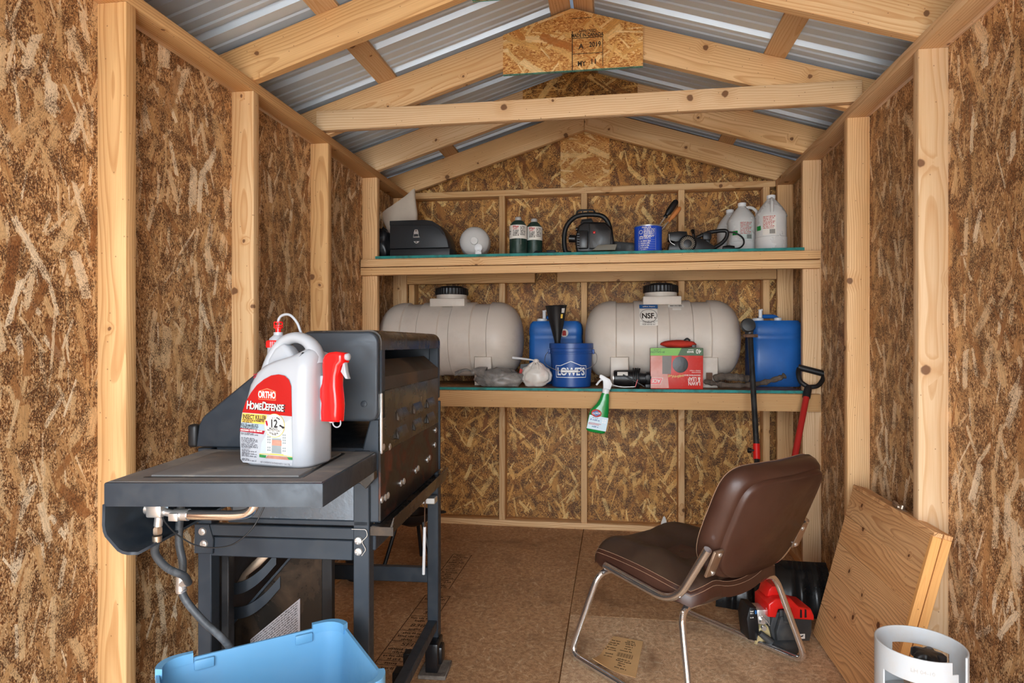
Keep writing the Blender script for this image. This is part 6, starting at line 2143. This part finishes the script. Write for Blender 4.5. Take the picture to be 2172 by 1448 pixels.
b = MB().lathe([(0.046, 0.0), (0.052, 0.006), (0.050, 0.018), (0.03, 0.026)], 28, M=E0 @ TR(0.0, -0.062, 0.004) @ RX(R(24)))
b.build('base_cap', M['engine_grey'], TRM)
b = MB().box(0.040, 0.086, -0.0585, -0.0560, 0.034, 0.052, M=E0)
wl = b.build('warning_label', M['paper'], TRM)
b = MB().prism([(0.045, 0.037), (0.059, 0.037), (0.052, 0.050)], -0.0592, -0.0585, M=E0)
b.build('warning_triangle', M['label_yellow'], wl)
b = MB().prism([(0.066, 0.038), (0.070, 0.038), (0.071, 0.042), (0.077, 0.042), (0.080, 0.049), (0.074, 0.046), (0.067, 0.045)], -0.0592, -0.0585, M=E0)
b.build('warning_mark', M['print_black'], wl)

# ------------------------------------------------------------------ snow shovel
SH = thing('snow_shovel', 'snow shovel with D-grip and red shaft, its black ribbed scoop behind the trimmer', 'shovel', (0.66, 2.83, 0.0))
so = Vector((0.66, 2.83, 0.0))
g0 = Vector((0.700, 2.875, 0.20)) - so
g1 = Vector((0.952, 3.275, 0.905)) - so
MB().tube([g0, g1], 0.0150, 14).build('shaft', M['shovel_red'], SH, label='red shaft')
ax = (g1 - g0).normalized()
side = Vector((1, 0, 0)); side = (side - ax * side.dot(ax)).normalized()
def gp(u, w): return g1 + side * u + ax * w
b = MB()
b.tube([gp(0, -0.02), gp(0, 0.022), gp(0, 0.045)], [0.019, 0.019, 0.016], 12)
b.tube(smooth_path([gp(0, 0.040), gp(-0.040, 0.060), gp(-0.058, 0.100), gp(-0.060, 0.132)], 5), 0.0115, 10)
b.tube(smooth_path([gp(0, 0.040), gp(0.040, 0.060), gp(0.058, 0.100), gp(0.060, 0.132)], 5), 0.0115, 10)
b.build('grip_yoke', M['black_plastic'], SH)
b = MB().tube([gp(-0.064, 0.138), gp(0.064, 0.138)], 0.0155, 14)
for k in range(11):
    q = -0.05 + k * 0.01
    b.ball(gp(q, 0.138) + Vector((0, -0.0145, 0.004)), (0.002, 0.002, 0.003), 6)
b.build('grip_bar', M['black_rubber'], SH)
# curved scoop, ribs on its back
def scp(u, v):
    """u across -1..1, v 0 bottom edge .. 1 top; the back faces the door"""
    w = 0.235 * (1 - 0.05 * v)
    z = 0.012 + 0.20 * math.sin(v * 1.35)
    y = -0.10 * math.cos(v * 2.2 - 0.25) * 0.9 + 0.02 * u * u
    return Vector((0.02 + w * u, y + 0.02, z))
b = MB()
rows = []
for k in range(13):
    row = []
    for i in range(49):
        u = i / 24 - 1
        p = scp(u, k / 12)
        rib = 0.0
        for rc_ in (-0.72, -0.38, 0.38, 0.55, 0.80):
            rib += 0.011 * math.exp(-((u - rc_) / 0.035) ** 2)
        p = p + Vector((0, -rib, rib * 0.3))
        row.append(p)
    rows.append(row)
b.grid(rows)
o_ = b.build('scoop', M['scoop_black'], SH, ang=70, M=RZ(R(-8)))
md = o_.modifiers.new('thickness', 'SOLIDIFY'); md.thickness = 0.004
b = MB().tube([g0 - ax * 0.10, g0, g0 + ax * 0.05], [0.014, 0.022, 0.018], 12)
b.build('socket', M['scoop_black'], SH)

# ------------------------------------------------------------------ cardboard, floor prints, small far things
CB = thing('cardboard', 'flat piece of brown cardboard with faded print and a curled corner on the floor', 'cardboard', (0.03, 2.34, 0.0))
co_ = Vector((0.03, 2.34, 0))
c1_, c2_, c3_, c4_ = Vector((-0.0, 2.49, 0)) - co_, Vector((0.114, 2.463, 0)) - co_, Vector((0.076, 2.192, 0)) - co_, Vector((-0.075, 2.245, 0)) - co_
def cbp(u, v, e=0.0):
    p = c1_.lerp(c2_, u).lerp(c4_.lerp(c3_, u), v)
    curl = max(0, v - 0.62) / 0.38 * max(0, 0.60 - u) / 0.60
    return Vector((p.x, p.y, 0.0022 + 0.026 * curl ** 1.4 + 0.003 * (1 - u) * v + e))
b = MB()
b.grid([[cbp(i / 10, k / 12) for i in range(11)] for k in range(13)])
o_ = b.build('card_sheet', M['card'], CB, ang=80)
md = o_.modifiers.new('thickness', 'SOLIDIFY'); md.thickness = 0.0015; md.offset = 0
b = MB()
for q, (v0, u0, w_) in enumerate(((0.10, 0.50, 0.26), (0.15, 0.46, 0.34), (0.20, 0.50, 0.30), (0.27, 0.52, 0.22), (0.34, 0.52, 0.20), (0.41, 0.42, 0.36), (0.66, 0.46, 0.34), (0.71, 0.44, 0.38), (0.77, 0.52, 0.22), (0.83, 0.52, 0.20), (0.90, 0.48, 0.30), (0.16, 0.04, 0.30), (0.24, 0.02, 0.32), (0.30, 0.02, 0.26), (0.40, 0.04, 0.28), (0.46, 0.02, 0.32), (0.58, 0.10, 0.24), (0.66, 0.10, 0.22))):
    fine(b, (lambda v0, u0: lambda x, y: cbp(u0 + x, v0 - y * 0.6, 0.0016))(v0, u0), w_, 0.055, 160 + q)
for k in range(17):
    u0 = 0.40 + k * 0.025
    w_ = 0.006 + 0.007 * ((k * 5) % 3) / 2
    b.grid([[cbp(u0, v_, 0.0016), cbp(u0 + w_, v_, 0.0016)] for v_ in (0.47, 0.585)])
b.build('card_print', M['card_ink'], CB)
b = MB().ball((c4_.x + 0.02, c4_.y - 0.012, 0.008), (0.030, 0.014, 0.007), 12)
b.build('curled_corner', M['card_under'], CB, label='grey underside of the curled corner')

# mill print on the floor sheets
def floor_print(x0, x1, y0, y1, rules, seed, big=()):
    b = MB()
    z = 0.0004
    def rr(a, c, d, e): b.box(a, c, d, e, 0.0001, z)
    lw = 0.0035
    rr(x0, x0 + lw, y0, y1); rr(x1 - lw, x1, y0, y1); rr(x0, x1, y1 - lw, y1)
    for y in rules:
        rr(x0, x1, y - 0.0015, y + 0.0015)
    ys = [y0] + list(rules) + [y1]
    for q in range(len(ys) - 1):
        n = max(1, int((ys[q + 1] - ys[q]) / 0.024))
        if any(ys[q] < t_[2] < ys[q + 1] for t_ in big) and n < 4:
            n = 1
        for k in range(n):
            yy = ys[q] + 0.008 + k * (ys[q + 1] - ys[q] - 0.008) / n
            if any(abs(yy - t_[2]) < 0.022 for t_ in big):
                continue
            ind = 0.012 + 0.012 * ((seed + k) % 3)
            fine(b, (lambda yy, ind: lambda x, y: (x0 + ind + x, yy + y, z))(yy, ind), x1 - x0 - 2 * ind, 0.014, seed + q * 11 + k)
    for s_, x, y, sz in big:
        text_bm(b, s_, sz, (lambda x, y: lambda u, v: (x + u, y + v, z))(x, y), 0.01, sx=1.15, slant=0.1)
    return b


b = floor_print(-0.857, -0.737, 2.12, 2.78, (2.155, 2.185, 2.235, 2.335, 2.425, 2.56, 2.63, 2.70), 200, (('SFI', -0.785, 2.30, 0.036), ('838', -0.795, 2.462, 0.036), ('3', -0.80, 2.585, 0.036), ('2', -0.80, 2.655, 0.036)))
b.build('floor_stamp', M['ink_soft'], floor, label='long black mill stamp on the floor beside the grill')
b = floor_print(-0.872, -0.765, 2.86, 3.34, (2.98, 3.06, 3.20), 300)
b.build('floor_stamp', M['ink_soft'], floor, label='faint mill stamp on the floor farther back')

# black burner stand behind the grill
BS = thing('burner_stand', 'black metal burner stand with splayed legs standing far behind the grill', 'stand', (-1.03, 3.12, 0.0))
b = MB().lathe([(0.03, 0.215), (0.075, 0.235), (0.095, 0.262), (0.10, 0.285), (0.092, 0.285), (0.07, 0.245), (0.02, 0.232)], 28)
b.build('burner_bowl', M['black_plastic'], BS)
for a in (-30, 90, 210):
    ca, sa = math.cos(R(a)), math.sin(R(a))
    MB().tube([(0.075 * ca, 0.075 * sa, 0.25), (0.15 * ca, 0.15 * sa, 0.008)], 0.010, 8).build('leg', M['black_plastic'], BS)
MB().tube([(0.09, 0, 0.275), (0.15, 0.02, 0.285)], 0.008, 8).ball((0.155, 0.02, 0.285), (0.02, 0.012, 0.008), 10).build('control_knob', M['black_plastic'], BS)
PT2 = thing('paint_pail', 'dark bucket standing on the floor behind the far end of the grill', 'bucket', (-1.246, 2.93, 0.0))
MB().lathe([(0.05, 0.0), (0.055, 0.004), (0.064, 0.165), (0.067, 0.168), (0.067, 0.178), (0.062, 0.178), (0.053, 0.01), (0.001, 0.01)], 28).build('pail_body', M['black_plastic'], PT2)

# scrap of paper caught behind the bottom plate
t = thing('paper_scrap', 'small torn scrap of pale paper on the back wall plate behind the chair', 'paper', (0.305, 3.915, 0.0385))
b = MB().grid([[(-0.02, 0.0, 0.0), (0.0, -0.004, 0.0), (0.02, 0.003, 0.001)], [(-0.012, 0.008, 0.025), (0.002, 0.012, 0.028), (0.018, 0.006, 0.022)], [(-0.002, 0.018, 0.05), (0.006, 0.016, 0.055), (0.012, 0.014, 0.046)]])
o_ = b.build('scrap_sheet', M['paper'], t)
md = o_.modifiers.new('thickness', 'SOLIDIFY'); md.thickness = 0.0006
